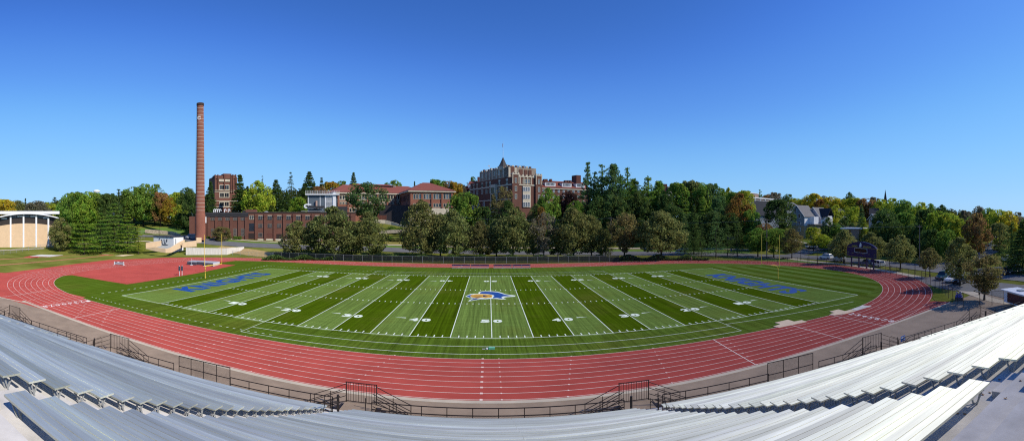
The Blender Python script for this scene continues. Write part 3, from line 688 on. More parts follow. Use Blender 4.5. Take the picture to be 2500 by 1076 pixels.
for i,px in enumerate((10,33,49,65,81,98,112)):
    u=fr.upx(px); z1=archz(u,zt,dr)-.35; b=MB(); fr.box(b,u-1.1,u+1.1,z1-.75,z1-.05,-.39,-.3); b.build('clerestory_window',GLASSL if i%2 else WHITE,g)
# ---- chimney stack
sx,sy,_=P(489,171); zb=4.2; st=thing('brick_chimney','very tall round red brick chimney ringed with thin white bands','chimney',(sx,sy,zb))
def rad(z): 
    t=(z-zb)/(59.4-zb); return 2.0-.66*t if z>14.5 else 2.05
b=MB(); zs_=[zb,zb+1.4,zb+1.5,14.4,14.6,25,40,55,58.3,58.5,59.2,59.4]; b.lathe((sx,sy),[(2.12 if z<zb+1.45 else (rad(z)+(.12 if 58.4<z else 0)),z) for z in zs_],28); b.build('shaft',BRK3,st,smooth=False)
b=MB(); b.lathe((sx,sy),[(rad(59)+.13,58.45),(rad(59)+.2,58.7),(rad(59)+.16,59.45),(.9,59.5)],28); b.build('sooty_cap',solid('sooty_brick',(.06,.035,.028),.9,var=.3,scale=1.5),st)
b=MB(); ax_,ay_=sx-2.2*math.cos(.5),sy-2.2*math.sin(.5)
for o_ in (-.2,.2): b.bar((ax_,ay_+o_,zb+3),(sx-1.45*math.cos(.5),sy-1.45*math.sin(.5)+o_,58.4),.03,4)
for i_ in range(60): t_=i_/60; z_=zb+3+(58.4-zb-3)*t_; x_=ax_+(sx-1.45*math.cos(.5)-ax_)*t_; y_=ay_+(sy-1.45*math.sin(.5)-ay_)*t_; b.bar((x_,y_-.2,z_),(x_,y_+.2,z_),.02,3)
b.build('ladder',BLK,st)
n=0
for i in range(30):
    z=57.4-i*1.475
    if z<14.7: break
    b=MB(); b.lathe((sx,sy),[(rad(z)+.01,z-.05),(rad(z)+.025,z-.05),(rad(z)+.025,z+.05),(rad(z)+.01,z+.05)],28); b.build('white_band',solid('band_white',(.62,.55,.47),.8),st)
z=Zp(289,171); b=MB(); h=1.6
vs,fs,_=text_mesh('C',.08); dirt=az(489)
for a,c in vs:
    ang=-math.pi/2-dirt*1.0-.42+ (a-.5)*.95; rr=rad(z)+.05; b.v.append((sx+rr*math.cos(ang),sy+rr*math.sin(ang),z-h/2+c*h))
b.f+=list(fs); b.build('painted_letter',PAINT,st)
# ---- power plant
frP=Fr(P(500,181),P(880,181)); pl=thing('power_plant','long flat-roofed brown brick heating plant with pilasters beside the chimney','industrial building',frP.pt(0,0))
zr=Zp(519.5,179); uL=frP.upx(603); uE=frP.upx(868)
b=MB(); frP.box(b,uL,uE,1.0,zr,-22,0); b.build('main_wall',BRK,pl)
b=MB(); frP.box(b,0,uL-.003,1.5,zr-.9,-22,.5); b.build('tall_hall_wall',BRK,pl)
b=MB(); frP.box(b,-1,uL+.6,zr-.9,zr+.25,-22.2,.9); frP.box(b,-1,uL+.6,zr-1.7,zr-.9,.5,.75); b.build('hall_cornice',DARK,pl)
b=MB(); frP.box(b,uL+.6,uE+.2,zr,zr+.35,-22.2,.35); b.build('parapet',solid('coping',(.09,.065,.055),.8),pl)
for px in (624.5,647,670,693,717,740,763,786,810,834,858): 
    u=frP.upx(px); b=MB(); frP.box(b,u-.42,u+.42,2.0,zr-.4,0,.45); frP.box(b,u-.55,u+.55,zr-1.5,zr-.9,.003,.62); b.build('pilaster',BRK,pl)
for px in (510,528.5,546.5,565,584,601): 
    u=frP.upx(px); b=MB(); frP.box(b,u-.5,u+.5,3,zr-1.8,.5,.95); b.build('pilaster',BRK,pl)
class Off(Fr):
    def __init__(s,f,w,u0=0): s.a=f.a+f.n*w; s.u=f.u; s.n=f.n; s.L=f.L; s.yaw=f.yaw
frH=Off(frP,.5)
for px in (519,537,555.4,574,592.5):
    wpx(frH,pl,px-4,px+4,532,537,cols=2,rows=2,fm=DULL); wpx(frH,pl,px-3.2,px+3.2,558.5,575,cols=3,rows=5,fm=DULL)
for i,px in enumerate((635.8,658.8,681.7,704.7,728,751,774,797,820,845)):
    wpx(frP,pl,px-4.8,px+4.8,527.5,535.5,cols=2,rows=2,fm=DULL,bw=.1)
    b=MB(); frP.pbox(b,px-5.6,px+5.6,525.3,526.6,0,.2); b.build('stone_lintel',STONE,pl)
    wpx(frP,pl,px-4.6,px+4.6,546.5,555,cols=3,rows=3,fm=DULL,bw=.1)
    if i not in (1,2): wpx(frP,pl,px-4.6,px+4.6,569,578,cols=3,rows=3,fm=DULL,bw=.1)
wpx(frP,pl,609,619,526.5,535,cols=2,rows=2,fm=STONE)
b=MB(); frP.pbox(b,608.3,621,545,564,-.1,.06); b.build('recessed_door',GLASS,pl)
for x0,x1 in ((607,622),(675,689.5)):
    b=MB(); frP.pbox(b,x0,x1,569 if x0<650 else 571,582.5 if x0<650 else 587.5,-.1,.08); b.build('garage_door',solid('dark_door',(.03,.018,.015),.6),pl)
b=MB(); frP.pbox(b,652,665,569.5,578,-.1,.05); b.build('bricked_panel',BRK4,pl)
b=MB(); frP.box(b,uL+4.5,uE,1.5,Zp(582,181),0,.12); b.build('stone_plinth',STONE,pl)
b=MB(); frP.box(b,-7.5,-.003,2,zr-1.5,-18,-3); b.build('side_wing',BRK,pl)
b=MB(); frP.pbox(b,598,625,511,519,-8,-3); b.build('roof_penthouse',BRK,pl)
b=MB(); frP.pbox(b,588,617,512.5,519,-9.5,-8.1); b.build('roof_screen',DARK,pl)
for px in (520,525,529.5,534,546.5,556):
    b=MB(); u=frP.upx(px); z=zr+.2; b.path([frP.pt(u-.35,z,-4),frP.pt(u-.35,z+1.1,-4),frP.pt(u-.2,z+1.4,-4),frP.pt(u+.25,z+1.4,-4),frP.pt(u+.4,z+1.1,-4),frP.pt(u+.4,z+.6,-4)],.17,6); b.build('vent_pipe',WHITE,pl)
b=MB(); frP.pbox(b,516.5,520,513,519,-6,-4); b.build('vent_housing',GALV,pl)
b=MB(); u=frP.upx(649); q=frP.pt(u,zr,-5); b.lathe((q[0],q[1]),[(1.1,zr),(1.1,zr+.25),(.8,zr+.6),(.3,zr+.8)],12); b.build('roof_dome_vent',GALV,pl)
b=MB(); frP.pbox(b,499.5,504.5,529,544,.5,1.6); b.build('wall_cabinet',WHITE,pl)
# ---- mechanical penthouse on the plant roof
frM=Fr(P(752,186),P(823,186)); mp=thing('cooling_plant','grey metal cooling plant with white frame and railed top behind the brick plant','plant room',frM.pt(0,14))
zb_=12.0; z1=Zp(476,186); u1=frM.upx(794); u2=frM.upx(823)
b=MB(); frM.box(b,0,u2,zb_,z1,-9,0); b.build('panel_wall',solid('slate_blue_panel',(.105,.135,.165),.5),mp)
b=MB(); frM.box(b,-1.2,u2+1,z1,z1+.45,-10,1.2); b.build('top_slab',WHITE,mp)
for px in (752.5,781.5,794,812): u=frM.upx(px); b=MB(); frM.box(b,u-.15,u+.15,zb_,z1,0,.2); b.build('white_column',WHITE,mp)
for x0,x1,y0,y1 in ((795.5,803,478,490),(804,811,478,490),(795.5,803,493,512),(804,811,493,512)):
    wpx(frM,mp,x0,x1,y0,y1,cols=4,rows=6,fm=WHITE,name='louvre')
b=MB(); frM.pbox(b,771,775,490,510,.2,1.0); b.build('duct',solid('duct_tan',(.45,.30,.24),.6),mp)
b=MB()
for z in (z1+.95,z1+1.45,z1+1.9): b.path([frM.pt(-1.1,z,1.1),frM.pt(u2+.9,z,1.1)],.035,4)
for i in range(15): u=-1.1+(u2+2)*i/14; b.bar(frM.pt(u,z1+.45,1.1),frM.pt(u,z1+1.9,1.1),.035,4)
b.build('roof_railing',WHITE,mp)
b=MB(); b.path([P(786,184,Zp(512,184)),P(786,184,Zp(507,184)),P(745,183,Zp(507,183)),P(743.5,183,Zp(505,183)),P(743.5,183,Zp(501,183)),P(748,183,Zp(499.5,183)),P(760,183,Zp(500,183))],.35,8); b.build('white_pipe',WHITE,mp)
b=MB(); b.path([P(735,183.5,Zp(515.5,183.5)),P(786,183.5,Zp(515.5,183.5))],.13,6); b.build('grey_pipe',GALV,mp)
b=MB(); frM.pbox(b,752,792,503,507,1.2,3.5); b.build('roof_duct',DARK,mp)
b=MB(); frM.pbox(b,812.5,820,469,512,.2,.5); b.build('ladder_tower',WHITE,mp)
b=MB(); frM.pbox(b,822,846,505,528,1.0,7.0); b.build('black_plant_unit',DARK,mp)
# ---- crenellated brick tower hall
frT=Fr(P(524,233),P(579,236)); BRK5=brick_mat('hall_brick',(.20,.075,.05),(.155,.058,.04),(.16,.11,.085)); tw=thing('crenellated_hall','brown brick hall with stepped battlements between two dark spruces','hall',frT.pt(0,8))
b=MB(); frT.pbox(b,524,579,431,560,-16,0); b.build('wall',BRK5,tw)
for x0,x1,y in ((524,544,427.8),(545.5,564.5,424),(566,576.5,427)):
    b=MB(); frT.pbox(b,x0,x1,y,436,-6,.4); b.build('battlement',BRK5,tw)
for px in (524.8,531.5,547.5,563,568,575): b=MB(); frT.pbox(b,px-1,px+1,426,470 if px>560 else 462,0,.9); b.build('buttress',BRK5,tw)
b=MB(); frT.pbox(b,534,560.7,437.4,443.4,0,.5); b.build('carved_band',STONE,tw)
for y in (464,467.5,): b=MB(); frT.pbox(b,524,579,y,y+1.2,0,.35); b.build('string_course',STONE,tw)
for y0,y1 in ((452.5,462),(471,481),(493.5,503)):
    for x0,x1 in ((537,546.5),(548.5,558.5)): wpx(frT,tw,x0,x1,y0,y1,cols=2,fm=STONE,bw=.35)
b=MB(); 
for y in (490,504.5): frT.pbox(b,524,579,y,y+1.2,0,.35)
b.build('sill_course',STONE,tw)
# ---- science building
a0=P(817,213); a1=P(985,225); frS=Fr(a0,a1); sc=thing('red_roofed_building','long red brick academic building with wide maroon hipped roofs on the hill','academic building',frS.pt(0,11))
ze=25.4; uE=frS.upx(985)
b=MB(); frS.box(b,0,uE,9,ze,-20,0); b.build('wall',BRK2,sc)
b=MB(); frS.box(b,-.9,uE,ze-.1,ze+.7,-21,.9); b.build('cornice',STONE,sc)
b=MB(); hip(b,frS,0,uE+14,-20,0,ze+.7,4.6,8,over=1.1); b.build('hipped_roof',ROOFR,sc)
for y0,y1 in ((487,489),(492,493.5),(507.5,509)): b=MB(); frS.pbox(b,818,975,y0,y1,0,.25); b.build('string_course',STONE,sc)
b=MB()
u0,u1=frS.upx(902),frS.upx(968); frS.box(b,u0,u1,ze+3.5,Zp(452.5,226),-13.5,-8.5); b.build('roof_monitor',solid('monitor_wall',(.16,.17,.18),.6),sc)
b=MB(); hip(b,frS,u0-5,u1+1,-14.5,-7.5,Zp(452.3,226),1.0,3,over=.8); b.build('monitor_roof',ROOFR,sc)
frO=Off(frS,-8.5)
for i in range(10): px=908+i*6.1; wpx(frO,sc,px-1.5,px+1.5,454.5,459,fm=WHITE,pm=GLASSL,name='clerestory_window')
for px in (838.5,862.5,886,910,934,956.5,973):
    if px in (886,910): pass
    for k in (-1,0,1):
        x=px+k*6.6
        if x>978: continue
        wpx(frS,sc,x-2.1,x+2.1,477.5,486.3,fm=STONE,bw=.2)
        wpx(frS,sc,x-1.9,x+1.9,494.3,498,fm=STONE,bw=.15)
        if px<960: wpx(frS,sc,x-2.1,x+2.1,510,517,fm=STONE,bw=.15)
for px in (826,849.5,873.5,897.5,921.5,945.5,965): b=MB(); frS.pbox(b,px-2,px+2,475.5,508,0,.5); b.build('pilaster',BRK2,sc)
b0=P(1001,200); frV=Fr(b0,P(1107,205.8)); uV=frV.L
b=MB(); frV.box(b,0,uV,Zp(507.5,202),ze,-22,0); b.build('pavilion_wall',BRK2,sc)
b=MB(); frV.box(b,-.15,uV+.15,7,Zp(507.5,202),-22,.15); b.build('stone_base',STONE,sc)
b=MB(); frV.box(b,-1,uV+1,ze,ze+.7,-23,1); b.build('pavilion_cornice',STONE,sc)
b=MB(); hip(b,frV,0,uV,-22,0,ze+.7,4.7,10.2,over=1.2); b.build('pavilion_roof',ROOFR,sc)
for gx in (1009,1034,1058,1082.5):
    for k in range(3):
        x=gx+2.4+k*6.6; wpx(frV,sc,x-2.1,x+2.1,474,485.5,fm=STONE,bw=.12,pm=GLASSL if (k+int(gx))%3==0 else GLASS); wpx(frV,sc,x-2.1,x+2.1,497,505,fm=STONE,bw=.12)
        wpx(frV,sc,x-2.1,x+2.1,516,526,fm=STONE,bw=.12)
for px in (1003.5,1030,1054.5,1079,1103): b=MB(); frV.pbox(b,px-2,px+2,472.5,507,0,.55); b.build('pilaster',BRK2,sc)
frW=Fr(frV.pt(0,0,-22),frV.pt(0,0,0))
for i in range(6):
    u=3+i*3.2; win(frW,sc,u,ze-2.6,1.1,2.5,fm=BRK4); win(frW,sc,u,ze-7,1.1,1.8,fm=BRK4)
b=MB(); frZ=Fr(P(925,208),P(1003,203)); frZ.box(b,0,frZ.L,8,Zp(501,206),-9,0); b.build('recess_shade_box',solid('recess_shade',(.06,.05,.055),.8),sc)  # dark box added in place of the black cast shadow in the recess
tf=Fr(P(912,200),P(943,200)); t=thing('timber_screen','red brown slatted screen fence on the retaining wall by the dark shade box','screen fence',tf.pt(0,8)); b=MB(); tf.pbox(b,912,943,525.5,536,0,.12); b.build('boards',BRK4,t)
for px in (912.5,919,930,942.5): b=MB(); tf.pbox(b,px-.6,px+.6,524.8,536.3,-.2,.2); b.build('post',BRK3,t)
# curved concrete retaining wall under it
def wallpath(name,pts,th,m,label,cat='retaining wall'):
    """pts: (px,r,ytop,ybottom)"""
    b=MB(); q=[]
    for px,r,yt,yb in pts: q.append((Vector(Pxy(px,r)),Zp(yt,r),Zp(yb,r)))
    for (p0,t0,b0_),(p1,t1,b1_) in zip(q,q[1:]):
        d=(p1-p0).normalized(); n=Vector((-d.y,d.x))*th
        b.hexa([(p0.x,p0.y,b0_),(p1.x,p1.y,b1_),(p1.x+n.x,p1.y+n.y,b1_),(p0.x+n.x,p0.y+n.y,b0_),(p0.x,p0.y,t0),(p1.x,p1.y,t1),(p1.x+n.x,p1.y+n.y,t1),(p0.x+n.x,p0.y+n.y,t0)])
    return tag(b.build(name,m),label,cat)
wallpath('retaining_wall',[(905,196,535,544),(940,196,537,546),(955,195,541,549),(980,192,549,553),(1002,190,552,556)],.4,STONE,'curving pale concrete wall stepping down the hillside below the timber screen')
wallpath('retaining_wall',[(925,184,563,570),(960,184,561,569),(1000,184,560,567)],.5,mat('rough_stone',(.38,.32,.24),.95,var=.4,scale=2.5),'low rough stone wall among shrubs below the red-roofed building')
# ---- main hall
c0=P(1249.5,200); frA=Fr(c0,P(1320,209)); mh=thing('main_hall','large brown brick hall with cream stone trim, pointed turret and flagpole','hall',frA.pt(0,7))
dirL=-frA.n
frB=Fr(frA.pt(0,0,-50),frA.pt(0,0,0))   # left face, u from back to the corner
WA=frA.L; zp=Zp(424,200)
b=MB(); frA.box(b,0,WA,8,zp-1.3,-46,0); b.build('wall',BRK,mh)
b=MB(); frA.box(b,-.25,WA+.25,4,12.6,-46.3,.25); b.build('stone_base',STONE,mh)
b=MB(); frA.box(b,-.2,WA+.2,zp-5.3,zp-4.7,-46.2,.3); b.build('string_course',STONE,mh)
for u0,u1 in ((0,3.4),(WA-3.3,WA)):
    b=MB(); frA.box(b,u0-.2,u1+.2,9,zp,.003,.9); b.build('corner_turret',BRK,mh)
    b=MB(); frA.box(b,u0-.3,u1+.3,zp-.35,zp+.1,-.5,1.05); frA.box(b,u0-.2,u0+.2,zp-4.6,zp-.36,.903,1.0); frA.box(b,u1-.2,u1+.2,zp-4.6,zp-.36,.903,1.0); b.build('turret_trim',STONE,mh)
    for j in range(3): 
        b=MB(); uu=u0+.2+(u1-u0-.4)*j/2; frA.box(b,uu-.35,uu+.35,zp+.1,zp+.7,.2,1.0); b.build('merlon',STONE,mh)
    frt=Off(frA,.9)
    for z in (zp-3.1,Zp(460.5,201),Zp(479.5,201)): win(frt,mh,(u0+u1)/2,z,1.0,2.2,cols=2,rows=2,fm=STONE,pm=GLASSL)
b=MB(); frA.box(b,3.7,WA-3.6,zp-1.3,zp-.8,-.4,.3)
for j in range(4): u=4.6+j*2.1; frA.box(b,u-.2,u+.2,zp-4.6,zp-1.31,0,.25)
b.build('bay_trim',STONE,mh)
for j in range(5): b=MB(); u=4.1+(WA-8.2)*j/4; frA.box(b,u-.5,u+.5,zp-.8,zp-.1,-.4,.25); b.build('merlon',STONE,mh)
for z0,z1 in ((447,438),): 
    for k in range(3): wpx(frA,mh,1277+k*5.8,1281.5+k*5.8,438,447,rows=2,fm=STONE,pm=GLASSL,bw=.2)
b=MB(); frA.pbox(b,1275.5,1294.5,454.5,506,0,.45); b.build('stone_bay',STONE,mh)
frb=Off(frA,.45)
for y0,y1 in ((457,466),(475.5,484.5),(494,504)):
    for k in range(3): wpx(frb,mh,1277.3+k*5.8,1281.3+k*5.8,y0,y1,rows=2,fm=WHITE,pm=GLASSL,bw=.1)
# left (shaded) face windows
for i,u in enumerate((4,8.5,13,19,24,28,33,38,45.5)):
    for z in (Zp(447,206),Zp(462,206),zp-3.1):
        if 30<u<36 and z>24: continue
        if z==zp-3.1 and u<8: continue
        win(frB,mh,u,z,1.7,2.1,cols=2,rows=2,fm=STONE,pm=GLASSL,bw=.15)
for u in (8,14,21,45): win(frB,mh,u,Zp(497,212),1.8,4.2,cols=2,rows=4,fm=WHITE,pm=GLASSL)
b=MB(); frB.box(b,4,50,Zp(489,212),Zp(486.5,212),0,.5); b.build('string_course',STONE,mh)
b=MB(); frB.box(b,31,36,12,zp-4,0,1.4); b.build('bay_window_wall',STONE,mh)
frbb=Off(frB,1.4)
for k,z in enumerate((Zp(462,205),Zp(480,205),Zp(497,205))): win(frbb,mh,33.5,z,3.4,3.0,cols=4,rows=2,fm=STONE,pm=GLASS)
b=MB(); frA.box(b,6,WA+2,9.5,11,.25,3.5); frA.box(b,6,6.6,5,11,2.9,3.5); frA.box(b,WA-2,WA-1.4,5,11,2.9,3.5); b.build('porch',STONE,mh)
# upper storey
zu=Zp(412,212)
b=MB(); frA.box(b,-.0,WA-.6,zp-1.35,zu,-34,-3.2); b.build('upper_storey',mat('weathered_cream',(.30,.245,.19),.9,var=.3,scale=.6),mh)
b=MB(); frA.box(b,0,4.5,zp-1.3,Zp(408,204),-8,-3.0); b.build('upper_turret',STONE,mh)
fru=Off(frA,-3.2)
for j,(u0,u1) in enumerate(((1.1,3.3),(6,8),(9,10.8),(11.4,13.2))): b=MB(); frA.box(b,u0,u1,zp-.7,zu-1.0 if j else zu+.2,-3.1,-2.94); b.build('brick_panel',BRK,mh)
for j in range(7): b=MB(); u=.6+j*2.0; frA.box(b,u-.55,u+.55,zu,zu+.75,-3.9,-3.1); b.build('merlon',STONE if j%2 else BRK,mh)
for j in range(11): b=MB(); w=-5-j*2.7; frA.box(b,-.1,.5,zu,zu+(.7 if j%3 else 1.1),w-.7,w+.7); b.build('merlon',BRK if j%2 else STONE,mh)
frU=Fr(frA.pt(0,0,-34),frA.pt(0,0,-3.2))
for j in range(6): win(frU,mh,3+j*4.6,zp+1.6,1.6,2.2,cols=2,rows=2,fm=STONE,pm=GLASSL)
for j in range(8): b=MB(); u=.8+j*3.7; frU.box(b,u-.25,u+.25,zp-1.2,zu+.3,0,.4); b.build('stone_pier',STONE,mh)
# pointed turret roof and flagpole
q=frA.pt(1.2,0,-10.5); zt0=Zp(407,211); b=MB(); b.lathe((q[0],q[1]),[(2.3,zu-1),(2.3,zt0)],8); b.build('turret_drum',STONE,mh)
b=MB(); b.lathe((q[0],q[1]),[(2.35,zt0),(1.7,zt0+1.0),(.05,Zp(384,211))],8); b.build('turret_roof',solid('slate_turret',(.055,.05,.05),.7),mh)
b=MB(); b.bar((q[0],q[1],Zp(385,211)),(q[0],q[1],Zp(346,211)),.09,6,r2=.04); b.build('flagpole',WHITE,mh)
b=MB(); zf=Zp(352,211); b.hexa([(q[0]-.25,q[1],zf-1.8),(q[0]-.05,q[1],zf-1.8),(q[0]-.05,q[1]+.05,zf-1.8),(q[0]-.25,q[1]+.05,zf-1.8),(q[0]-.35,q[1],zf),(q[0]-.05,q[1],zf),(q[0]-.05,q[1]+.05,zf),(q[0]-.35,q[1]+.05,zf)]); b.build('flag',solid('flag',(.25,.2,.3),.8),mh)
b=MB(); f=Off(frA,-5); 
for px in (1273.5,1280.5): u=f.upx(px); b.bar(f.pt(u,zu-1,0),f.pt(u,Zp(403,207),0),.06,4)
b.bar(f.pt(f.upx(1273.5),Zp(403,207),0),f.pt(f.upx(1280.5),Zp(403,207),0),.06,4); b.build('roof_ladder_frame',BLK,mh)
b=MB(); q=P(1195,236); b.bar((q[0],q[1],30),(q[0],q[1],Zp(403,236)),.07,5); b.obox((q[0]-.3,q[1],Zp(406,236)),.9,.5,.6,0); b.build('roof_antenna',WHITE,mh)
# left rear wing
frL=Fr(P(1122,252),P(1195,246)); lw=thing('rear_hall_wing','lower brick wing with red roof, white dormers and three chimneys behind the hall','wing',frL.pt(0,10))
b=MB(); frL.pbox(b,1122,1195,463,520,-12,0); b.build('wall',BRK4,lw)
b=MB(); ul=frL.upx(1140); gable(b,frL,ul,frL.upx(1190),-12,0,Zp(459,248),4.5,'u'); b.build('red_roof',ROOFR,lw)
for px in (1147,1158,1169): b=MB(); frL.pbox(b,px-4,px+4,450.5,458,-4,.4); b.build('dormer',WHITE,lw)
for x0,x1,y in ((1159.5,1165,430),(1167,1176,428),(1180,1187,427)): b=MB(); frL.pbox(b,x0,x1,y,448,-7,-4.5); b.build('chimney',BRK3,lw)
for px in (1130,1146,1158,1170): wpx(frL,lw,px-2.3,px+2.3,466,473,cols=2,fm=STONE,pm=GLASSL)
b=MB(); frL.pbox(b,1122,1142,455,463,-10,.3); b.build('parapet_tower',BRK4,lw)
# right red roofed wing
frR=Fr(P(1320,217),P(1436,232)); rw=thing('dormered_hall_wing','long brick wing with red tiled roof and white dormers beside tall pines','wing',frR.pt(0,8))
za=Zp(456,219)
b=MB(); frR.box(b,.003,frR.L,8,za,-12,0); b.build('wall',BRK,rw)
b=MB(); gable(b,frR,0,frR.L,-12,0,za,3.6,'u',over=.7); b.build('red_roof',ROOFR,rw)
b=MB(); frR.box(b,0,frR.L,za-1.1,za-.45,0,.5); b.build('eaves_band',STONE,rw)
for x0,x1 in ((1332,1357),(1373,1396),(1407,1428)):
    u0,u1=frR.upx(x0),frR.upx(x1); zz=za+.4; b=MB(); frR.box(b,u0,u1,zz,zz+2.1,-4.5,-.3); b.build('dormer_wall',WHITE,rw)
    b=MB(); frR.box(b,u0-.3,u1+.3,zz+2.1,zz+2.35,-5,0); b.build('dormer_roof',ROOFR,rw)
    n=6; fd=Off(frR,-.3)
    for i in range(n): win(fd,rw,u0+1+(u1-u0-2)*i/(n-1),zz+1.15,.55,1.1,fm=WHITE,pm=GLASS,bw=.08,name='dormer_window')
for i,px in enumerate((1341,1346,1357,1393,1399,1405)):
    b=MB(); frR.pbox(b,px-2,px+2,435 if i<3 else 438.5,447,-6.5,-4.8); b.build('chimney',BRK4,rw)
for px in (1327,1340,1352,1364,1376,1388,1400,1412,1424):
    for y in (463,477,491): wpx(frR,rw,px-1.8,px+1.8,y,y+6.5,rows=2,fm=WHITE,pm=GLASSL,bw=.12)
b=MB(); frR.pbox(b,1417,1428,426,452,-9,-4); b.build('stair_tower',BRK4,rw)
q=Fr(P(1618,238),P(1642,240)); bt=thing('distant_brick_block','small distant brick roof block seen just above the trees right of the pines','building',q.pt(0,10)); b=MB(); q.pbox(b,1618,1629,449,520,-8,0); b.build('brick_wall',BRK4,bt)
b=MB(); q.pbox(b,1630,1641,455,520,-8,.3); b.build('stone_wall',STONE,bt)
for px in (1632.5,1638): wpx(Off(q,.3),bt,px-1,px+1,458,463,fm=STONE)
# ---- modern dormitory
frD=Fr(P(1830,232),P(1900,268)); dm=thing('flat_roofed_dormitory','flat-roofed dormitory with white frame grid and tan panels on the hill','dormitory',frD.pt(0,8))
zd=Zp(483,232); DT=brick_mat('tan_brick',(.34,.22,.16),(.30,.19,.14),(.3,.25,.2))
b=MB(); frD.box(b,0,frD.L,8,zd,-12,0); b.build('wall',DT,dm)
b=MB(); frD.box(b,-.4,frD.L+.4,zd,zd+.7,-12.5,.7); b.build('roof_fascia',WHITE,dm)
b=MB(); u=frD.upx(1860); frD.box(b,.5,u*.98,zd+.7,zd+2.9,-9,-2); b.build('roof_house',DT,dm)
b=MB(); frD.box(b,.3,u,zd+2.9,zd+3.3,-9.3,-1.7); b.build('roof_house_fascia',WHITE,dm)
nn=6
for i in range(nn+1): b=MB(); uu=frD.L*i/nn; frD.box(b,uu-.25,uu+.25,8,zd,0,.5); b.build('white_column',WHITE,dm)
for k in range(3):
    z=zd-1.8-k*3.4; b=MB(); frD.box(b,0,frD.L,z-1.45,z-1.2,0,.35); b.build('floor_band',WHITE,dm)
    for i in range(nn): win(frD,dm,frD.L*(i+.5)/nn,z,frD.L/nn-1.6,1.6,cols=3,fm=WHITE,pm=GLASS)
# ---- houses
SIDB=solid('blue_grey_siding',(.29,.34,.39),.8,scale=2); SIDLIT=solid('sunlit_siding',(.78,.78,.78),.8); SIDL=solid('pale_grey_siding',(.55,.53,.57),.8); SIDT=solid('tan_siding',(.42,.33,.20),.8)  # white siding goes on sun-facing walls only: sunlight put into their colour
def house(x0,x1,r0,r1,yeave,yapex,depth,label,side,base,roof=ROOFG,wins=(),swins=(),ybase=575,split=None,front_porch=None):
    fr=Fr(P(x0,r0),P(x1,r1)); h=thing('house',label,'house',fr.pt(0,hz(*fr.pt(0,0)[:2])),group=None); rm=(r0+r1)/2
    ze=Zp(yeave,rm); zb=Zp(ybase,rm)-1.5; za=Zp(yapex,rm); zs=Zp(split,rm) if split else zb+.5
    b=MB(); fr.box(b,0,fr.L,zs,ze,-depth,0); k=len(b.v); b.v+=[fr.pt(0,ze),fr.pt(fr.L,ze),fr.pt(fr.L/2,za)]+[fr.pt(0,ze,-depth),fr.pt(fr.L,ze,-depth),fr.pt(fr.L/2,za,-depth)]
    b.f+=[(k,k+1,k+2),(k+5,k+4,k+3)]; b.build('wall',side,h)
    b=MB(); fr.box(b,-.06,fr.L+.06,zb,zs,-depth-.06,.06); b.build('base_wall',base,h)
    b=MB(); gable(b,fr,0,fr.L,-depth,0,ze,za-ze,'w',t=.25,over=.6); b.build('roof',roof,h)
    b=MB(); 
    um=fr.L/2; o=.6; dz=(za-ze)*o/um
    for s,(ua,ub) in enumerate(((-o,um),(fr.L+o,um))):
        b.hexa([fr.pt(ua,ze-dz-.05,.72),fr.pt(ub,za-.05,.72),fr.pt(ub,za-.05,.62),fr.pt(ua,ze-dz-.05,.62),fr.pt(ua,ze-dz+.3,.72),fr.pt(ub,za+.3,.72),fr.pt(ub,za+.3,.62),fr.pt(ua,ze-dz+.3,.62)])
    b.build('bargeboard',WHITE,h)
    for (xa,xb,ya,yb) in wins: wpx(fr,h,xa,xb,ya,yb,rows=2,fm=WHITE,bw=.18)
    return h,fr,ze,za,zb
h1,f1,ze,za,zb=house(1930,1963.5,184.5,180,526,502,7.5,'blue grey gabled house with tan ground floor, left of the two bright houses',SIDB,SIDT,split=551,wins=((1939.5,1944,511,518),(1949,1954,523,531),(1949,1954,541,547),(1949,1954,556,564),(1929.8,1933,542,548)))
fs=Fr(f1.pt(f1.L,0,0),f1.pt(f1.L,0,-7.5))
b=MB(); f1.box(b,f1.L,f1.L+.12,Zp(550,180),ze,-7.5,-.05); b.build('sunlit_side_wall',SIDLIT,h1)  # white panel over the blue grey side, painting in the sunlight
for u,z in ((1.2,Zp(545,180)),(2.6,Zp(545,180)),(6.8,Zp(543,180))): win(fs,h1,u,z,.9,1.7,fm=WHITE,bw=.1)
b=MB(); f1.box(b,f1.L+.1,f1.L+3.2,zb,Zp(549,181)-.0,-7.4,-2.5); b.build('porch_wall',SIDT,h1)
b=MB(); f1.box(b,f1.L-.0,f1.L+4.2,Zp(549,181),Zp(549,181)+.4,-8.5,-1.8); b.build('porch_roof',ROOFG,h1)
b=MB(); f1.box(b,f1.L+.12,f1.L+2.6,Zp(549,181)+.4,ze-.5,-7,-3.5); b.build('bay_wall',SIDLIT,h1)
h2,f2,ze2,za2,zb2=house(1969,2004,190,186,531,507,8,'pale lilac grey gabled house with a dark dormer, right of the blue house',SIDL,SIDT,split=552,wins=((1993.5,1998,532,537),(1993,1998,542,550),(1983,1987,526,532)))
b=MB(); u0=f2.upx(1993); f2.box(b,f2.L-.1,f2.L+2.5,Zp(551,188),Zp(527,188),-6,-1.5); b.build('sunlit_bay',SIDLIT,h2)  # bay in the white of the lit side, sunlight painted in
b=MB(); ff=Fr(f2.pt(f2.L+.0,0,-1.2),f2.pt(f2.L+.0,0,-6.4)); k=Zp(527,188); gable(b,ff,0,ff.L,-3.6,2.6,k,3.2,'w',t=.2,over=.4); b.build('dormer_roof',ROOFD,h2)
b=MB(); f2.box(b,f2.L,f2.L+.12,Zp(551,188),ze2-.3,-8,-.1); b.build('side_wall',SIDLIT,h2)
b=MB(); f2.box(b,f2.L,f2.L+5,Zp(553,188),Zp(551.5,188),-9,-1.0); b.build('porch_roof',ROOFG,h2)
h3=thing('house','long house with a dark navy roof half hidden behind a broad tree','house',P(1870,208,5))
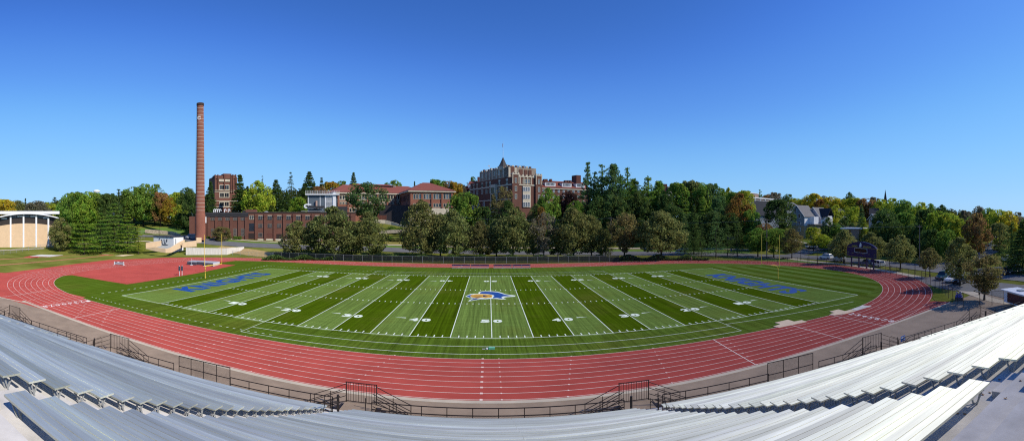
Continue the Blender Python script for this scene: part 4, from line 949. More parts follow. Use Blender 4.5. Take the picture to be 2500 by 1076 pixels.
fx=Fr(P(1846,203),P(1922,216)); b=MB(); gable(b,fx,0,fx.L,-11,0,Zp(523,208),6.5,'u',over=.6); b.build('long_roof',ROOFD,h3); b=MB(); fx.box(b,0,fx.L,5,Zp(523,208),-11,0); b.build('long_wall',SIDB,h3)
fy=Fr(P(1919,222),P(1946,226)); h4=thing('house','grey roof ridge of a house peeping over between dark tree and blue house','house',fy.pt(0,10)); b=MB(); fy.box(b,0,fy.L,7,Zp(502,224),-9,0); b.build('wall',SIDL,h4); b=MB(); gable(b,fy,0,fy.L,-9,0,Zp(502,224),1.8,'u'); b.build('roof',ROOFG,h4)
fy=Fr(P(2052,205),P(2072,212)); h5=thing('house','small dark roofed house end glimpsed among green trees behind the scoreboard','house',fy.pt(0,6)); b=MB(); fy.box(b,0,fy.L,4,Zp(524,208),-9,0); b.build('wall',SIDL,h5); b=MB(); gable(b,fy,0,fy.L,-9,0,Zp(524,208),3,'u'); b.build('roof',ROOFD,h5)
h6=house(2121,2142,196,190,536,523,12,'white gabled house with dark roof, partly behind dark trees on the right',SIDL,SIDT,wins=((2124,2128,534,540),(2134,2138,537,543)),ybase=565)[0]
fy=Fr(P(2124,206),P(2160,206)); b=MB(); gable(b,fy,0,fy.L,-10,0,Zp(523,206),3.0,'u'); b.build('long_roof',ROOFD,h6); b=MB(); fy.box(b,0,fy.L,4,Zp(523,206),-10,0); b.build('long_wall',SIDL,h6)
fy=Fr(P(2056,160),P(2103,158)); h7=thing('low_building','low dark glazed building with white roof edge behind the scoreboard','building',fy.pt(0,2)); b=MB(); fy.box(b,0,fy.L,1,Zp(558.5,159),-8,0); b.build('glazed_wall',GLASS,h7); b=MB(); fy.box(b,-.5,fy.L+.5,Zp(558.5,159),Zp(556,159),-8.5,.8); b.build('roof',WHITE,h7); b=MB(); fy.box(b,fy.L-4,fy.L-.8,1,Zp(560,159),0,.3); b.build('stone_pier',DT,h7)
# steeple
q=P(2161.5,400); sp=thing('church_steeple','thin dark church spire rising far off above the trees on the right','steeple',q); b=MB(); b.lathe((q[0],q[1]),[(3.2,10),(3.2,Zp(500,400))],8); b.build('belfry',BRK4,sp); b=MB(); b.lathe((q[0],q[1]),[(2.6,Zp(500,400)),(1.4,Zp(486,400)),(.06,Zp(463,400))],8); b.build('spire',ROOFD,sp)
q=P(236,600); wt=thing('water_tower','tiny pale water tower top just above the left treetops','water tower',q); b=MB(); b.lathe((q[0],q[1]),[(4,Zp(470,600)),(4.8,Zp(468,600)),(4.8,Zp(465,600)),(2.5,Zp(463.5,600))],14); b.build('tank',WHITE,wt)
for s in (-1,1): b=MB(); b.bar((q[0]+s*3.4,q[1],10),(q[0]+s*3.4,q[1],Zp(470,600)),.3,5); b.build('leg',GALV,wt)
# ---- sheds and walls behind the left bend
q=(378,163);fk=Fr(P(375,160),P(424,152)); sh=thing('white_shed','low white shed with a painted grey knight emblem behind tan walls','shed',fk.pt(0,1)); zt_=Zp(577.5,156)
b=MB(); fk.box(b,0,fk.L,.5,zt_,-5,0); b.build('wall',WHITE,sh)
b=MB(); fk.box(b,-.2,fk.L+.2,zt_,zt_+.15,-5.2,.3); b.build('roof',DARK,sh)
def shp(u,v): x=340+u/8.93; y=540+v/8.93; U=fk.upx(x); return fk.pt(U,fk.zpy(U,y),.05)
b=MB()
for pl_ in ([(475,400),(500,395),(515,500),(560,490),(545,520),(500,515)],[(530,390),(550,385),(560,470),(590,470),(580,500),(545,480)],[(590,400),(612,360),(615,440),(590,460),(575,430)],[(505,515),(600,505),(640,520),(560,528)],[(425,390),(445,350),(450,400),(430,410)]):
    b.poly([shp(*p) for p in pl_])
b.build('knight_emblem',solid('emblem_grey',(.07,.09,.12),.7),sh)
fk2=Fr(fk.pt(fk.L,0,0),fk.pt(fk.L,0,-5)); b=MB(); fk2.box(b,.8,1.2,1.2,zt_-.6,0,.06); b.build('side_door',GALV,sh)
wallpath('retaining_wall',[(356,149,593,606),(380,149.5,589.5,604),(394,150,587.5,600)],.3,TAN,'tan block wall before the white shed, farther left leg')
wallpath('retaining_wall',[(356.5,148,606,607.5),(378,145,603,613),(404,142,607,617)],.3,TAN,'tan block wall sloping down in front of the white shed, near leg')
wallpath('retaining_wall',[(404.5,142,608,617),(418,143,604,617),(440,150,590,606),(451,153,585,600)],.3,TAN,'tan block wall rising from the drain pit towards the chimney')
wallpath('retaining_wall',[(445,149,592,604),(480,152,587,602)],.35,TAN,'tan block wall with stepped end beside the steel gate')
wallpath('retaining_wall',[(480.3,153,580,593),(492,155,580,592)],.35,TAN,'short taller tan block wall at the foot of the chimney')
wallpath('concrete_wall',[(453.8,147.3,604.8,625),(500,147.5,605.3,625),(553.5,147.6,606,626)],.5,mat('white_concrete_wall',(.62,.58,.52),.9,var=.14,scale=.8,stretch=(3,3,.35),detail=6),'long white concrete retaining wall behind the far left bend')
wallpath('concrete_wall',[(553.8,147.6,606,626),(575,151,603.8,622),(596,155,602.5,606)],.5,_m['white_concrete_wall'],'pale concrete wing wall sloping up beside the dry grass bank')
wallpath('stone_terrace',[(354,203,560,568),(385,200,562,572),(415,196,565,575),(436,190,571,579)],1.0,mat('rubble_terrace',(.44,.36,.26),.95,var=.5,scale=2.2),'rubble stone terrace wall on the hillside above the white shed','stone wall')
fence('hillside_railing',[Pxy(p,r) for p,r in ((330,206),(360,206),(400,202),(440,195))],1.1,'thin railing on top of the rubble terrace wall',m=MESHG,post=2.5,cat='railing')
fence('hillside_fence',[Pxy(p,r) for p,r in ((428,157),(452,159),(478,158))],2.0,'dark mesh fence on the tan wall beside the chimney foot',m=MESHB,pm=BLK,post=2.2)
# ---- scoreboard
A_=P(2067.7,115.5); B_=P(2140.5,105.6); fb=Fr(A_,B_); sb=thing('scoreboard','large navy scoreboard with arched top and gold lettering behind the right bend','scoreboard',fb.pt(fb.L/2,0))
NAVY=solid('navy_panel',(.014,.012,.075),.45); GOLD=solid('gold_trim',(.42,.33,.06),.5)
z0,z1=2.85,5.25; W=fb.L
b=MB(); fb.box(b,0,W,z0,z1,-.5,0); b.build('score_panel',NAVY,sb)
b=MB(); n=16; k0=z1+.06
for i in range(n):
    a,c=i/n,(i+1)/n; ha=1.55*(1-(2*a-1)**2)**.8; hc=1.55*(1-(2*c-1)**2)**.8
    b.hexa([fb.pt(W*a,k0,.05),fb.pt(W*c,k0,.05),fb.pt(W*c,k0,-.4),fb.pt(W*a,k0,-.4),fb.pt(W*a,k0+ha+.02,.05),fb.pt(W*c,k0+hc+.02,.05),fb.pt(W*c,k0+hc+.02,-.4),fb.pt(W*a,k0+ha+.02,-.4)])
b.build('arched_header',NAVY,sb)
b=MB(); fb.box(b,-.1,W+.1,z1,z1+.06,-.5,.08); fb.box(b,-.08,0,z0,z1,-.4,.06); fb.box(b,W,W+.08,z0,z1,-.4,.06); fb.box(b,0,W,z0-.08,z0,-.4,.06); b.build('gold_frame',GOLD,sb)
def brd(mb,s,uc,z,w,h,off=.06,bold=.03): o=fb.pt(uc-w/2,z,off); put_text(mb,s,o,(fb.u.x*w,fb.u.y*w,0),(0,0,h),bold)
for s_,uu,ww in (('LAIRD',.285,2.3),('STADIUM',.70,3.2)): b=MB(); brd(b,s_,W*uu,z1+.18,ww,.42,.08,.05); b.build('gold_lettering',GOLD,sb)
DG=solid('dull_gold',(.35,.30,.12),.6)
for s,u,z,w in (('DOWN',.21,3.62,.9),('TO GO',.38,3.62,.9),('BALL ON',.585,3.62,1.1),('QTR',.76,3.62,.6),('HOME',.05,3.75,.8),('T.O.L.',.05,3.2,.8),('GUEST',.945,3.75,.8),('T.O.L.',.945,3.2,.8)): b=MB(); brd(b,s,W*u,z,w,.2); b.build('small_lettering',DG,sb)
b=MB()
for (ua,ub,za_,zb__) in ((.28,.70,z1-.12,z1-.06),(.28,.70,3.98,4.04),(.28,.285,4.04,z1-.12),(.695,.70,4.04,z1-.12)): fb.box(b,W*ua,W*ub,za_ if za_<zb__ else zb__,max(za_,zb__),0,.07)
b.build('clock_frame',WHITE,sb)
b=MB(); fb.box(b,W*.29,W*.69,4.06,z1-.14,0,.04); b.build('clock_display',solid('display_black',(.008,.008,.012),.3),sb)
b=MB(); c_=W*.485
for p_ in ([(-.5,.25),(-.35,.9),(-.1,1.35),(.25,1.3),(.05,1.15),(.5,1.05),(.35,.7),(.55,.4),(.25,.45),(.3,.1),(0,.3),(-.25,.05)],):
    b.poly([fb.pt(c_+u,z1+.08+v*.95,.09) for u,v in p_])
b.build('header_emblem',WHITE,sb)
for px,w in ((2077,.22),(2095,.22),(2114,.16),(2131,.22)):
    u=fb.upx(px); b=MB(); fb.box(b,u-w/2-.05,u+w/2+.05,-.02,z0-.1,-.4,-.15); b.build('post',NAVY,sb)
b=MB(); u=fb.upx(2129); fb.box(b,u-.6,u+.5,1.9,z0-.1,-.14,-.02); b.build('control_box',NAVY,sb)
# blue sign by the street
q=P(1785,146); sn=thing('street_sign','small purple blue sign board on a post beyond the far fence','sign',(q[0],q[1],hz(q[0],q[1]))); fq=Fr(P(1775,146),P(1795,146)); b=MB(); fq.pbox(b,1775,1795,578.5,585,0,.12); b.build('board',NAVY,sn); b=MB(); b.bar((q[0],q[1]+.1,0),(q[0],q[1]+.1,Zp(584,146)),.08,5); b.build('post',BLK,sn)
b=MB(); fq.pbox(b,1783.5,1787,606,613,0,.06); b.build('lower_notice',solid('sign_blue2',(.05,.10,.5),.5),sn)
# ------------------------------------------------------------------ sports equipment and small things
YEL=solid('goal_yellow',(.72,.50,.07),.45); PAD=solid('grey_vinyl',(.30,.30,.33),.6); PADD=solid('dark_vinyl',(.06,.06,.08),.6)
def goalpost(x,base,s,label):
    t=thing('goal_post',label,'goalpost',base)
    b=MB(); b.bar(base,(base[0],base[1],2.3),.085,8); b.path([(base[0],base[1],2.3),(base[0]-s*.25,base[1],2.8),(base[0]-s*.9,base[1],3.0),(x,base[1],3.05)],.075,6); b.build('gooseneck',YEL,t)
    b=MB(); b.bar((x,base[1]-3.05,3.05),(x,base[1]+3.05,3.05),.075,8); b.build('crossbar',YEL,t)
    for sg in (-1,1): b=MB(); b.bar((x,base[1]+sg*3.05,3.05),(x,base[1]+sg*3.05,9.6),.05,6); b.build('upright',YEL,t)
    b=MB(); b.bar((base[0],base[1],1.72),(base[0],base[1],1.9),.095,8); b.build('band',solid('maroon_band',(.12,.02,.02)),t)
goalpost(-55.0,(-57.2,1.0,.03),-1,'yellow goal post behind the left end zone lettering')
goalpost(54.9,(57.0,-.4,.03),1,'yellow goal post behind the right end zone lettering')
# players' benches on the far side
def pbench(xa,label):
    t=thing('team_bench',label,'bench',(xa,38.9,.0),group='navy team benches on the far sideline'); L=4.75
    b=MB(); b.box(xa,38.7,.44,xa+L,39.0,.49); b.build('seat',solid('bench_alu',(.45,.45,.48),.4),t)
    b=MB(); b.box(xa,39.08,.62,xa+L,39.13,.98); b.build('backrest',NAVY,t)
    for i in range(3):
        x=xa+.3+(L-.6)*i/2; b=MB(); b.bar((x,38.72,.03),(x,38.85,.44),.03,4); b.bar((x,39.2,.03),(x,39.08,.9),.03,4); b.bar((x,38.7,.12),(x,39.2,.12),.025,4); b.build('leg',GALV,t)
    b=MB(); b.box(xa,38.35,.12,xa+L,38.6,.16); b.build('footrest',_m['bench_alu'],t)
for xa,l in ((-9.9,'leftmost of four navy backed team benches on the far sideline'),(-5.0,'second from left navy team bench, just left of midfield'),(.9,'second from right navy team bench, just right of midfield'),(5.8,'rightmost of four navy backed team benches on the far sideline')): pbench(xa,l)
# pole vault landing mat
q=G(490,646); t=thing('landing_mat','large grey vault landing mat with standards, before the left far bend','landing mat',(q[0],q[1],.03))
fm=Fr(G(456,646.5),G(521,650)); n_=fm
b=MB(); fm.box(b,0,fm.L*.33,.03,.85,-4.2,-.2); fm.box(b,fm.L*.34,fm.L*.66,.03,.85,-4.2,-1.2); fm.box(b,fm.L*.67,fm.L,.03,.85,-4.2,.3); b.build('foam_block',PADD,t)
b=MB(); fm.box(b,-.05,fm.L*.335,.85,.93,-4.3,-.15); fm.box(b,fm.L*.335,fm.L*.665,.85,.93,-4.3,-1.15); fm.box(b,fm.L*.665,fm.L+.05,.85,.93,-4.3,.35); b.build('top_sheet',PAD,t)
b=MB(); fm.box(b,fm.L+.003,fm.L+.08,.03,.92,-4.2,.3); b.build('side_flap',solid('pale_flap',(.5,.5,.53)),t)
for u in (fm.L*.22,fm.L*.72): b=MB(); b.bar(fm.pt(u,.03,.5),fm.pt(u,1.9,.5),.04,5); b.box(*[c for c in (fm.pt(u,0,0)[0]-.3,fm.pt(u,0,.5)[1]-.3,.03)],*[fm.pt(u,0,0)[0]+.3,fm.pt(u,0,.5)[1]+.3,.12]); b.build('vault_standard',WHITE,t)
# steeplechase barrier
q=G(290,646); t=thing('barrier','white and dark steeplechase barrier standing on the left bend','barrier',(q[0],q[1],.03)); fq=Fr(G(278.5,646),G(303,647.5))
b=MB(); fq.box(b,0,fq.L,.76,.90,-.07,.07); b.build('beam',WHITE,t)
for u0,u1 in ((.35,fq.L*.35),(fq.L*.55,fq.L*.9)): b=MB(); fq.box(b,u0,u1,.77,.89,.073,.09); b.build('beam_stripe',PADD,t)
for u in (.1,fq.L-.1):
    b=MB(); fq.box(b,u-.06,u+.06,.1,.76,-.05,.05); fq.box(b,u-.06,u+.06,.03,.1,-.7,.5); b.build('foot',WHITE,t)
b=MB(); fq.box(b,.2,fq.L-.2,.15,.7,-.03,.0); b.build('lower_board',PAD,t)
# two information boards
for i,(px,l) in enumerate(((438.4,'left one of two small dark boards on white posts by the jumping area'),(444.6,'right one of two small dark boards on white posts by the jumping area'))):
    q=G(px,673.5-i*.6); t=thing('notice_board',l,'notice board',(q[0],q[1],.02)); b=MB(); b.bar((q[0],q[1],.02),(q[0],q[1],2.35),.06,5); b.build('post',WHITE,t)
    b=MB(); b.obox((q[0],q[1]-.08,1.15),.42,.08,1.05,-az(px)); b.build('board',solid('board_navy',(.03,.05,.075),.5),t)
q=G(1203,852.5); b=MB(); b.obox((q[0]-.1,q[1],.02),.62,.26,.2,0); t=tag(b.build('equipment_box',solid('mint_green',(.13,.42,.27),.6)),'small mint green box lying on the near sideline at midfield','box'); b=MB(); b.obox((q[0]-.55,q[1],.02),.2,.2,.12,.3); b.build('white_flap',WHITE,t)
b=MB(); q=G(1189,852.5); b.obox((q[0]-.1,q[1],.02),.8,.05,.04,0); tag(b.build('marker_rod',WHITE),'thin white rod lying left of the mint green box','rod')
# blue covered cart
q=G(2341,733); t=thing('utility_cart','blue covered utility cart with two dark wheels beside the fence gate','cart',(q[0],q[1],0)); BLU=solid('royal_tarp',(.03,.05,.28),.5,bump=.3,scale=4)
b=MB(); yaw=-az(2341)
sec=[(-.75,.55,.60),(-.6,.35,.95),(-.1,.3,1.1),(.4,.32,1.02),(.75,.5,.75)]
k=len(b.v)
for yy,zb2,zt2 in sec:
    for a in range(9):
        ang=math.pi*a/8; x=-.62*math.cos(ang); z=zb2+(zt2-zb2)*math.sin(ang)**.6
        X,Y=x,yy; b.v.append((q[0]+X*math.cos(yaw)-Y*math.sin(yaw),q[1]+X*math.sin(yaw)+Y*math.cos(yaw),z))
for i in range(len(sec)-1):
    for a in range(8): b.f.append((k+i*9+a,k+i*9+a+1,k+(i+1)*9+a+1,k+(i+1)*9+a))
b.f.append(tuple(k+a for a in range(9))); b.f.append(tuple(k+4*9+a for a in reversed(range(9)))); b.build('blue_cover',BLU,t,smooth=True)
def loc(dx,dy): return (q[0]+dx*math.cos(yaw)-dy*math.sin(yaw),q[1]+dx*math.sin(yaw)+dy*math.cos(yaw))
b=MB(); b.obox((*loc(0,0),.22),1.15,1.4,.28,yaw); b.build('chassis',PADD,t)
for s in (-1,1):
    for yy in (-.5,.5): b=MB(); c=loc(s*.55,yy); d=Vector((math.cos(yaw),math.sin(yaw),0))*.07; b.bar(Vector((*c,.24))-d,Vector((*c,.24))+d,.24,12); b.build('wheel',BLK,t)
for dx in (-.3,.28): b=MB(); c=loc(dx,.1); b.lathe(c,[(.2,1.0),(.2,1.28),(.12,1.36)],10); b.build('drum',solid('chrome_drum',(.5,.5,.52),.3,metal=.6),t)
# white trailer
ft=Fr(P(2451,64),P(2520,58)); t=thing('concession_trailer','white trailer with brown side panel parked behind the right end of the stand','trailer',ft.pt(0,0))
b=MB(); ft.box(b,.0,9,.45,2.3,-2.4,0); b.build('body',WHITE,t)
b=MB(); ft.box(b,1.0,8.8,.6,2.0,0,.05); b.build('brown_panel',BRK4,t)
b=MB(); ft.box(b,-.1,9.1,2.3,2.42,-2.55,.55); b.build('roof',WHITE,t)
b=MB(); ft.box(b,2.5,3.6,2.42,2.6,-1.6,-.6); b.build('roof_vent',GALV,t)
for u in (3.8,4.8): b=MB(); c=ft.pt(u,.33,-.15); d=ft.n*.1; b.bar((c[0]-d.x,c[1]-d.y,c[2]),(c[0]+d.x,c[1]+d.y,c[2]),.33,12); b.build('wheel',BLK,t)
# ------------------------------------------------------------------ cars
TYRE=solid('tyre',(.015,.015,.016),.8); RIM=solid('alloy_rim',(.4,.4,.42),.3,metal=.5); LAMP=solid('headlamp_glass',(.6,.6,.6),.15); TAIL=solid('tail_lamp',(.3,.01,.01),.3)
CG=solid('car_glass',(.012,.016,.02),.06,spec=.9)
def paint(n,c): return solid('car_paint_'+n,c,.25,spec=.6)
CP={'white':paint('white',(.72,.72,.72)),'silver':paint('silver',(.38,.39,.41)),'black':paint('black',(.012,.012,.014)),'blue':paint('blue',(.02,.045,.12)),'teal':paint('teal',(.015,.07,.09)),'red':paint('red',(.25,.02,.02)),'grey':paint('grey',(.12,.125,.13))}
_cm={}
def carmesh(kind):
    if kind in _cm: return _cm[kind]
    if kind=='suv': Lh=2.3; hood=1.02; roof=1.68; xs=(1.15,.55,-1.75,-2.15)
    elif kind=='van': Lh=2.5; hood=1.15; roof=2.0; xs=(1.6,.95,-2.25,-2.4)
    else: Lh=2.35; hood=.93; roof=1.43; xs=(.95,.25,-1.05,-1.85)
    W=.9
    lower=[(-Lh,.42),(-Lh,hood-.05),(-Lh+.25,hood),(xs[3],hood+.04),(xs[0],hood),(Lh-.35,hood-.12),(Lh,hood-.35),(Lh,.4),(Lh-.2,.28),(-Lh+.2,.28)]
    def loft(pr,w0,inset):
        b=MB(); n=len(pr)
        secs=[(-w0,inset),(-w0+inset,0),(w0-inset,0),(w0,inset)]
        for y,s in secs:
            for x,z in pr: b.v.append((x*(1-s*.12),y,z if z<.5 else z-s*.25))
        for j in range(3):
            for i in range(n): b.f.append((j*n+i,j*n+(i+1)%n,(j+1)*n+(i+1)%n,(j+1)*n+i))
        b.f.append(tuple(reversed(range(n)))); b.f.append(tuple(3*n+i for i in range(n)))
        return b
    body=loft(lower,W,.12).build('body',None)
    cab=[(xs[3],hood-.02),(xs[0],hood-.02),(xs[1],roof-.06),(xs[2],roof-.06)]
    g=MB()
    for y,s in ((-W+.06,0),(W-.06,0)): g.v+=[(x,y*(1 if z<hood+.1 else .80),z) for x,z in cab]
    g.f+=[(0,1,2,3),(7,6,5,4),(0,4,5,1),(1,5,6,2),(2,6,7,3),(3,7,4,0)]; glass=g.build('cabin_glass',None)
    r=MB(); r.hexa([(xs[2]-.05,-W*.78,roof-.07),(xs[1]+.06,-W*.78,roof-.07),(xs[1]+.06,W*.78,roof-.07),(xs[2]-.05,W*.78,roof-.07),(xs[2],-W*.7,roof),(xs[1],-W*.7,roof),(xs[1],W*.7,roof),(xs[2],W*.7,roof)])
    xm=(xs[1]+xs[2])/2
    for s in (-1,1):
        for xb,xt in ((xs[0],xs[1]),(xm,xm),(xs[3],xs[2])): r.bar((xb,s*(W-.055),hood),(xt,s*(W*.775),roof-.05),.045,4)
    roofo=r.build('roof',None)
    res=[('body',body.data,'p'),('cabin_glass',glass.data,CG),('roof',roofo.data,'p')]
    for o in (body,glass,roofo): bpy.data.objects.remove(o)
    w=MB(); w.bar((0,-.11,0),(0,.11,0),.34,14); wo=w.build('wheel',TYRE); w=MB(); w.bar((0,-.125,0),(0,.125,0),.2,10); ri=w.build('rim',RIM)
    hl=MB(); hl.box(-.04,-.18,-.08,.04,.18,.08); ho=hl.build('headlight',LAMP)
    wh=[(sx*(Lh-.85),sy*(W-.1)) for sx in (-1,1) for sy in (-1,1)]
    _cm[kind]=(res,wo.data,ri.data,ho.data,wh,Lh,W,hood)
    for o in (wo,ri,ho): bpy.data.objects.remove(o)
    return _cm[kind]
_pm={}
def car(px,r,yaw,kind,col,label,grp='cars parked around the streets'):
    x,y,_=P(px,r); z=hz(x,y)+.09; res,wd,rd,hd,wh,Lh,W,hood=carmesh(kind)
    t=thing('car' if kind!='van' else 'van',label,'car' if kind!='van' else 'van',(x,y,z),yaw,group=grp)
    for n,d,m in res:
        key=(kind,n,col)
        if key not in _pm: dd=d.copy(); dd.materials.clear(); dd.materials.append(CP[col] if m=='p' else m); _pm[key]=dd
        o=bpy.data.objects.new(n,_pm[key]); C.objects.link(o); o.parent=t
    for wx,wy in wh:
        o=bpy.data.objects.new('wheel',wd); C.objects.link(o); o.parent=t; o.location=(wx,wy,.34)
        c=bpy.data.objects.new('rim',rd); C.objects.link(c); c.parent=o
    for s in (-1,1):
        o=bpy.data.objects.new('headlight',hd); C.objects.link(o); o.parent=t; o.location=(Lh-.03,s*(W-.32),hood-.28)
ST=math.atan2(-1,.25)  # street direction near the scoreboard
def yawat(px,r,px2,r2): a=P(px,r);b=P(px2,r2); return math.atan2(b[1]-a[1],b[0]-a[0])
car(2017,134,yawat(2017,134,1990,137),'suv','white','white hatchback parked left of the olive tree beside the scoreboard')
car(2049,127,yawat(2049,127,2020,130.5),'suv','silver','silver van-like car parked behind the olive tree trunk left of the scoreboard')
car(2117,116,yawat(2117,116,2090,121),'suv','blue','dark blue car parked behind the scoreboard posts')
car(2143,113.5,yawat(2143,113.5,2115,118),'suv','white','white hatchback parked just right of the scoreboard')
car(2304,90,yawat(2304,90,2280,86),'suv','teal','dark teal car parked nose out left of the tall olive tree')
car(2327,86.5,yawat(2327,86.5,2303,83),'sedan','white','pale hooded sedan parked nose out beneath the tall olive tree')
car(2345,84,yawat(2345,84,2322,80),'suv','black','black car parked behind the trunk of the tall olive tree')
car(2450,98,yawat(2450,98,2475,93),'sedan','black','black sedan parked in the right hand car park, nearest its lawn')
car(2466,101,yawat(2466,101,2490,96),'sedan','grey','dark grey car parked second from left in the right hand car park')
car(2487,102,yawat(2487,102,2510,97),'suv','silver','silver blue minivan parked at the right edge before a dark tree')
for i in range(11):
    u=i/10; px=2380+u*46; r=133+u*62
    cols=['white','black','blue','red','silver','grey','white','black','blue','grey','silver'][i]
    car(px-6+u*2,r,yawat(2385,146,2432,190),['suv','sedan','suv','sedan'][i%4],cols,f'{cols} car, {ORD[i]} from the near end of the kerb row up the far side street','cars along the far side street')
for i in range(5):
    px=2453+i*9; r=128+i*2.5; cols=['white','silver','blue','black','grey'][i]
    car(px,r,yawat(px,r,px+10,r-8),'sedan',cols,f'{cols} car, {ORD[i]} from left, in the dark shade by the right edge lot','cars in the shaded far lot')
car(1981,163,yawat(1981,163,2010,166),'suv','white','white pickup driving on the side street before the two houses')
car(1664,150,yawat(1664,150,1700,149.5),'suv','white','white car on the far street behind the large olive tree')
car(467,178,yawat(467,178,450,176),'van','silver','silver delivery van standing just left of the tall chimney')
for i,(px,c) in enumerate(((330,'white'),(342,'silver'),(352,'white'),(364,'blue'),(376,'silver'),(388,'white'),(400,'red'),(412,'silver'),(424,'white'))):
    car(px,256,yawat(px,256,px+6,262),'sedan',c,f'{c} car, {ORD[i]} from left, in the hilltop lot behind the left lawn','cars in the hilltop lot')
# ------------------------------------------------------------------ lamp posts, poles, cables
def lamp(px,r,h,label,arms=1):
    x,y,_=P(px,r); z=hz(x,y); t=thing('street_lamp',label,'lamp post',(x,y,z)); b=MB(); b.bar((x,y,z),(x,y,z+h),.09,6,r2=.06); b.build('post',BLK,t)
    for s in ((-1,1) if arms==2 else (1,)): b=MB(); b.bar((x,y,z+h-.05),(x+s*.7,y,z+h),.04,4); b.obox((x+s*.95,y,z+h-.06),.6,.3,.12,0); b.build('lamp_head',BLK,t)
lamp(450,158,4.6,'dark double headed lamp post beside the white shed',2)
lamp(389,190,4.5,'dark lamp post on the hillside road above the white shed')
lamp(933,175,6.0,'dark lamp post among the shrubs below the red-roofed building')
lamp(853,180,8.0,'tall dark lamp post in front of the red-roofed building')
for i,(px,r,h) in enumerate(((1955,131,3.6),(1975,127,3.6),(1995,123,3.6),(2022,141,4.8),(2172,106,3.2),(2234,98,3.4),(2260,95,3.4),(2390,72,4.8),(2167,128,3.2))):
    lamp(px,r,h,f'dark lamp post, {ORD[i]} from left along the right hand pavement and car park' if i<8 else 'dark lamp post standing in the street right of the scoreboard')
def pole(px,r,h,label):
    x,y,_=P(px,r); z=hz(x,y); t=thing('utility_pole',label,'utility pole',(x,y,z)); b=MB(); b.bar((x,y,z),(x,y,z+h),.17,7,r2=.11); b.build('post',mat('weathered_wood',(.16,.13,.11),.9,var=.2,scale=3),t)
    b=MB(); b.bar((x-1,y,z+h-.5),(x+1,y,z+h-.5),.07,4); b.build('crossarm',_m['weathered_wood'],t); return (x,y,z+h-.4)
p1=pole(1130,157,13.2,'wooden utility pole hidden among the street trees left of the hall')
p2=pole(1491.5,148,13.4,'grey wooden utility pole between two olive street trees')
p3=pole(1872,136,12.9,'utility pole behind the round green trees near the right goal post')
p4=pole(2245,112,11.3,'utility pole in the dark trees right of the scoreboard')
x,y,_=P(1640,146); 
def cable(a,c,sag,label,n=1):
    b=MB()
    pts=[(a[0]+(c[0]-a[0])*i/24,a[1]+(c[1]-a[1])*i/24,a[2]+(c[2]-a[2])*i/24-sag*4*(i/24)*(1-i/24)) for i in range(25)]; b.path(pts,.035,4); tag(b.build('overhead_cable',solid('cable_grey',(.16,.16,.16),.6)),label,'cable','overhead cables along the far street')
cable(p1,p2,.9,'thin overhead cable before the main hall, left of the grey pole'); cable(p2,p3,1.2,'thin overhead cable before the dark pines, right of the grey pole'); cable(p3,p4,.9,'thin overhead cable crossing in front of the two houses')
# ------------------------------------------------------------------ runner
def figure(name,label,px,py,yaw):
    x,y,_=G(px,py); S_=1.0
    J={'pel':(0,0,.92),'waist':(0,.02,1.08),'chest':(0,.05,1.3),'neck':(0,.07,1.47),'head':(0,.10,1.56),'crown':(0,.10,1.70),
       'shl':(.18,.05,1.41),'ell':(.25,-.12,1.20),'wrl':(.20,.08,1.08),'hal':(.18,.15,1.08),'shr':(-.18,.05,1.41),'elr':(-.25,.02,1.16),'wrr':(-.16,.24,1.24),'har':(-.13,.30,1.28),
       'hil':(.09,0,.88),'knl':(.10,.28,.62),'anl':(.10,.12,.26),'tol':(.10,.26,.18),'hir':(-.09,0,.88),'knr':(-.10,-.02,.48),'anr':(-.10,-.22,.14),'tor':(-.10,-.10,.02)}
    Rr={'pel':.13,'waist':.12,'chest':.15,'neck':.055,'head':.09,'crown':.07,'shl':.06,'ell':.042,'wrl':.03,'hal':.03,'shr':.06,'elr':.042,'wrr':.03,'har':.03,'hil':.095,'knl':.06,'anl':.04,'tol':.035,'hir':.095,'knr':.06,'anr':.04,'tor':.035}
    E_=[('pel','waist'),('waist','chest'),('chest','neck'),('neck','head'),('head','crown'),('chest','shl'),('shl','ell'),('ell','wrl'),('wrl','hal'),('chest','shr'),('shr','elr'),('elr','wrr'),('wrr','har'),('pel','hil'),('hil','knl'),('knl','anl'),('anl','tol'),('pel','hir'),('hir','knr'),('knr','anr'),('anr','tor')]
    ks=list(J); me=bpy.data.meshes.new('body'); me.from_pydata([J[k] for k in ks],[(ks.index(a),ks.index(b)) for a,b in E_],[])
    o=bpy.data.objects.new(name,me); C.objects.link(o); o.location=(x,y,.02); o.rotation_euler=(0,0,yaw)
    import bmesh
    bm=bmesh.new(); bm.from_mesh(me); ly=bm.verts.layers.skin.verify()
    for i,v in enumerate(bm.verts): v[ly].radius=(Rr[ks[i]],Rr[ks[i]]); v[ly].use_root=(i==0)
    bm.to_mesh(me); bm.free(); o.modifiers.new('skin','SKIN')
    o.modifiers.new('sub','SUBSURF').levels=1; o.modifiers['sub'].render_levels=1
    dg=bpy.context.evaluated_depsgraph_get(); dg.update(); m2=bpy.data.meshes.new_from_object(o.evaluated_get(dg)); o.modifiers.clear(); o.data=m2
    SK=solid('skin',(.42,.24,.17),.6); SH=solid('maroon_shirt',(.30,.12,.11),.8); SO=solid('black_shorts',(.02,.02,.025),.8); HR=solid('brown_hair',(.06,.035,.02),.8)
    m2.materials.clear()
    for m in (SK,SH,SO,HR): m2.materials.append(m)
    for p in m2.polygons:
        c=p.center; p.material_index=3 if (c.z>1.62 and c.y<.13) or c.z>1.68 else (1 if .98<c.z<1.44 and abs(c.x)<.24 else (2 if .66<c.z<=.98 and abs(c.x)<.21 else 0))
    m2.shade_smooth(); tag(o,label,'person'); return o
figure('person','person jogging in a dark red top and black shorts on the far right straight',1688,640.5,R(100))
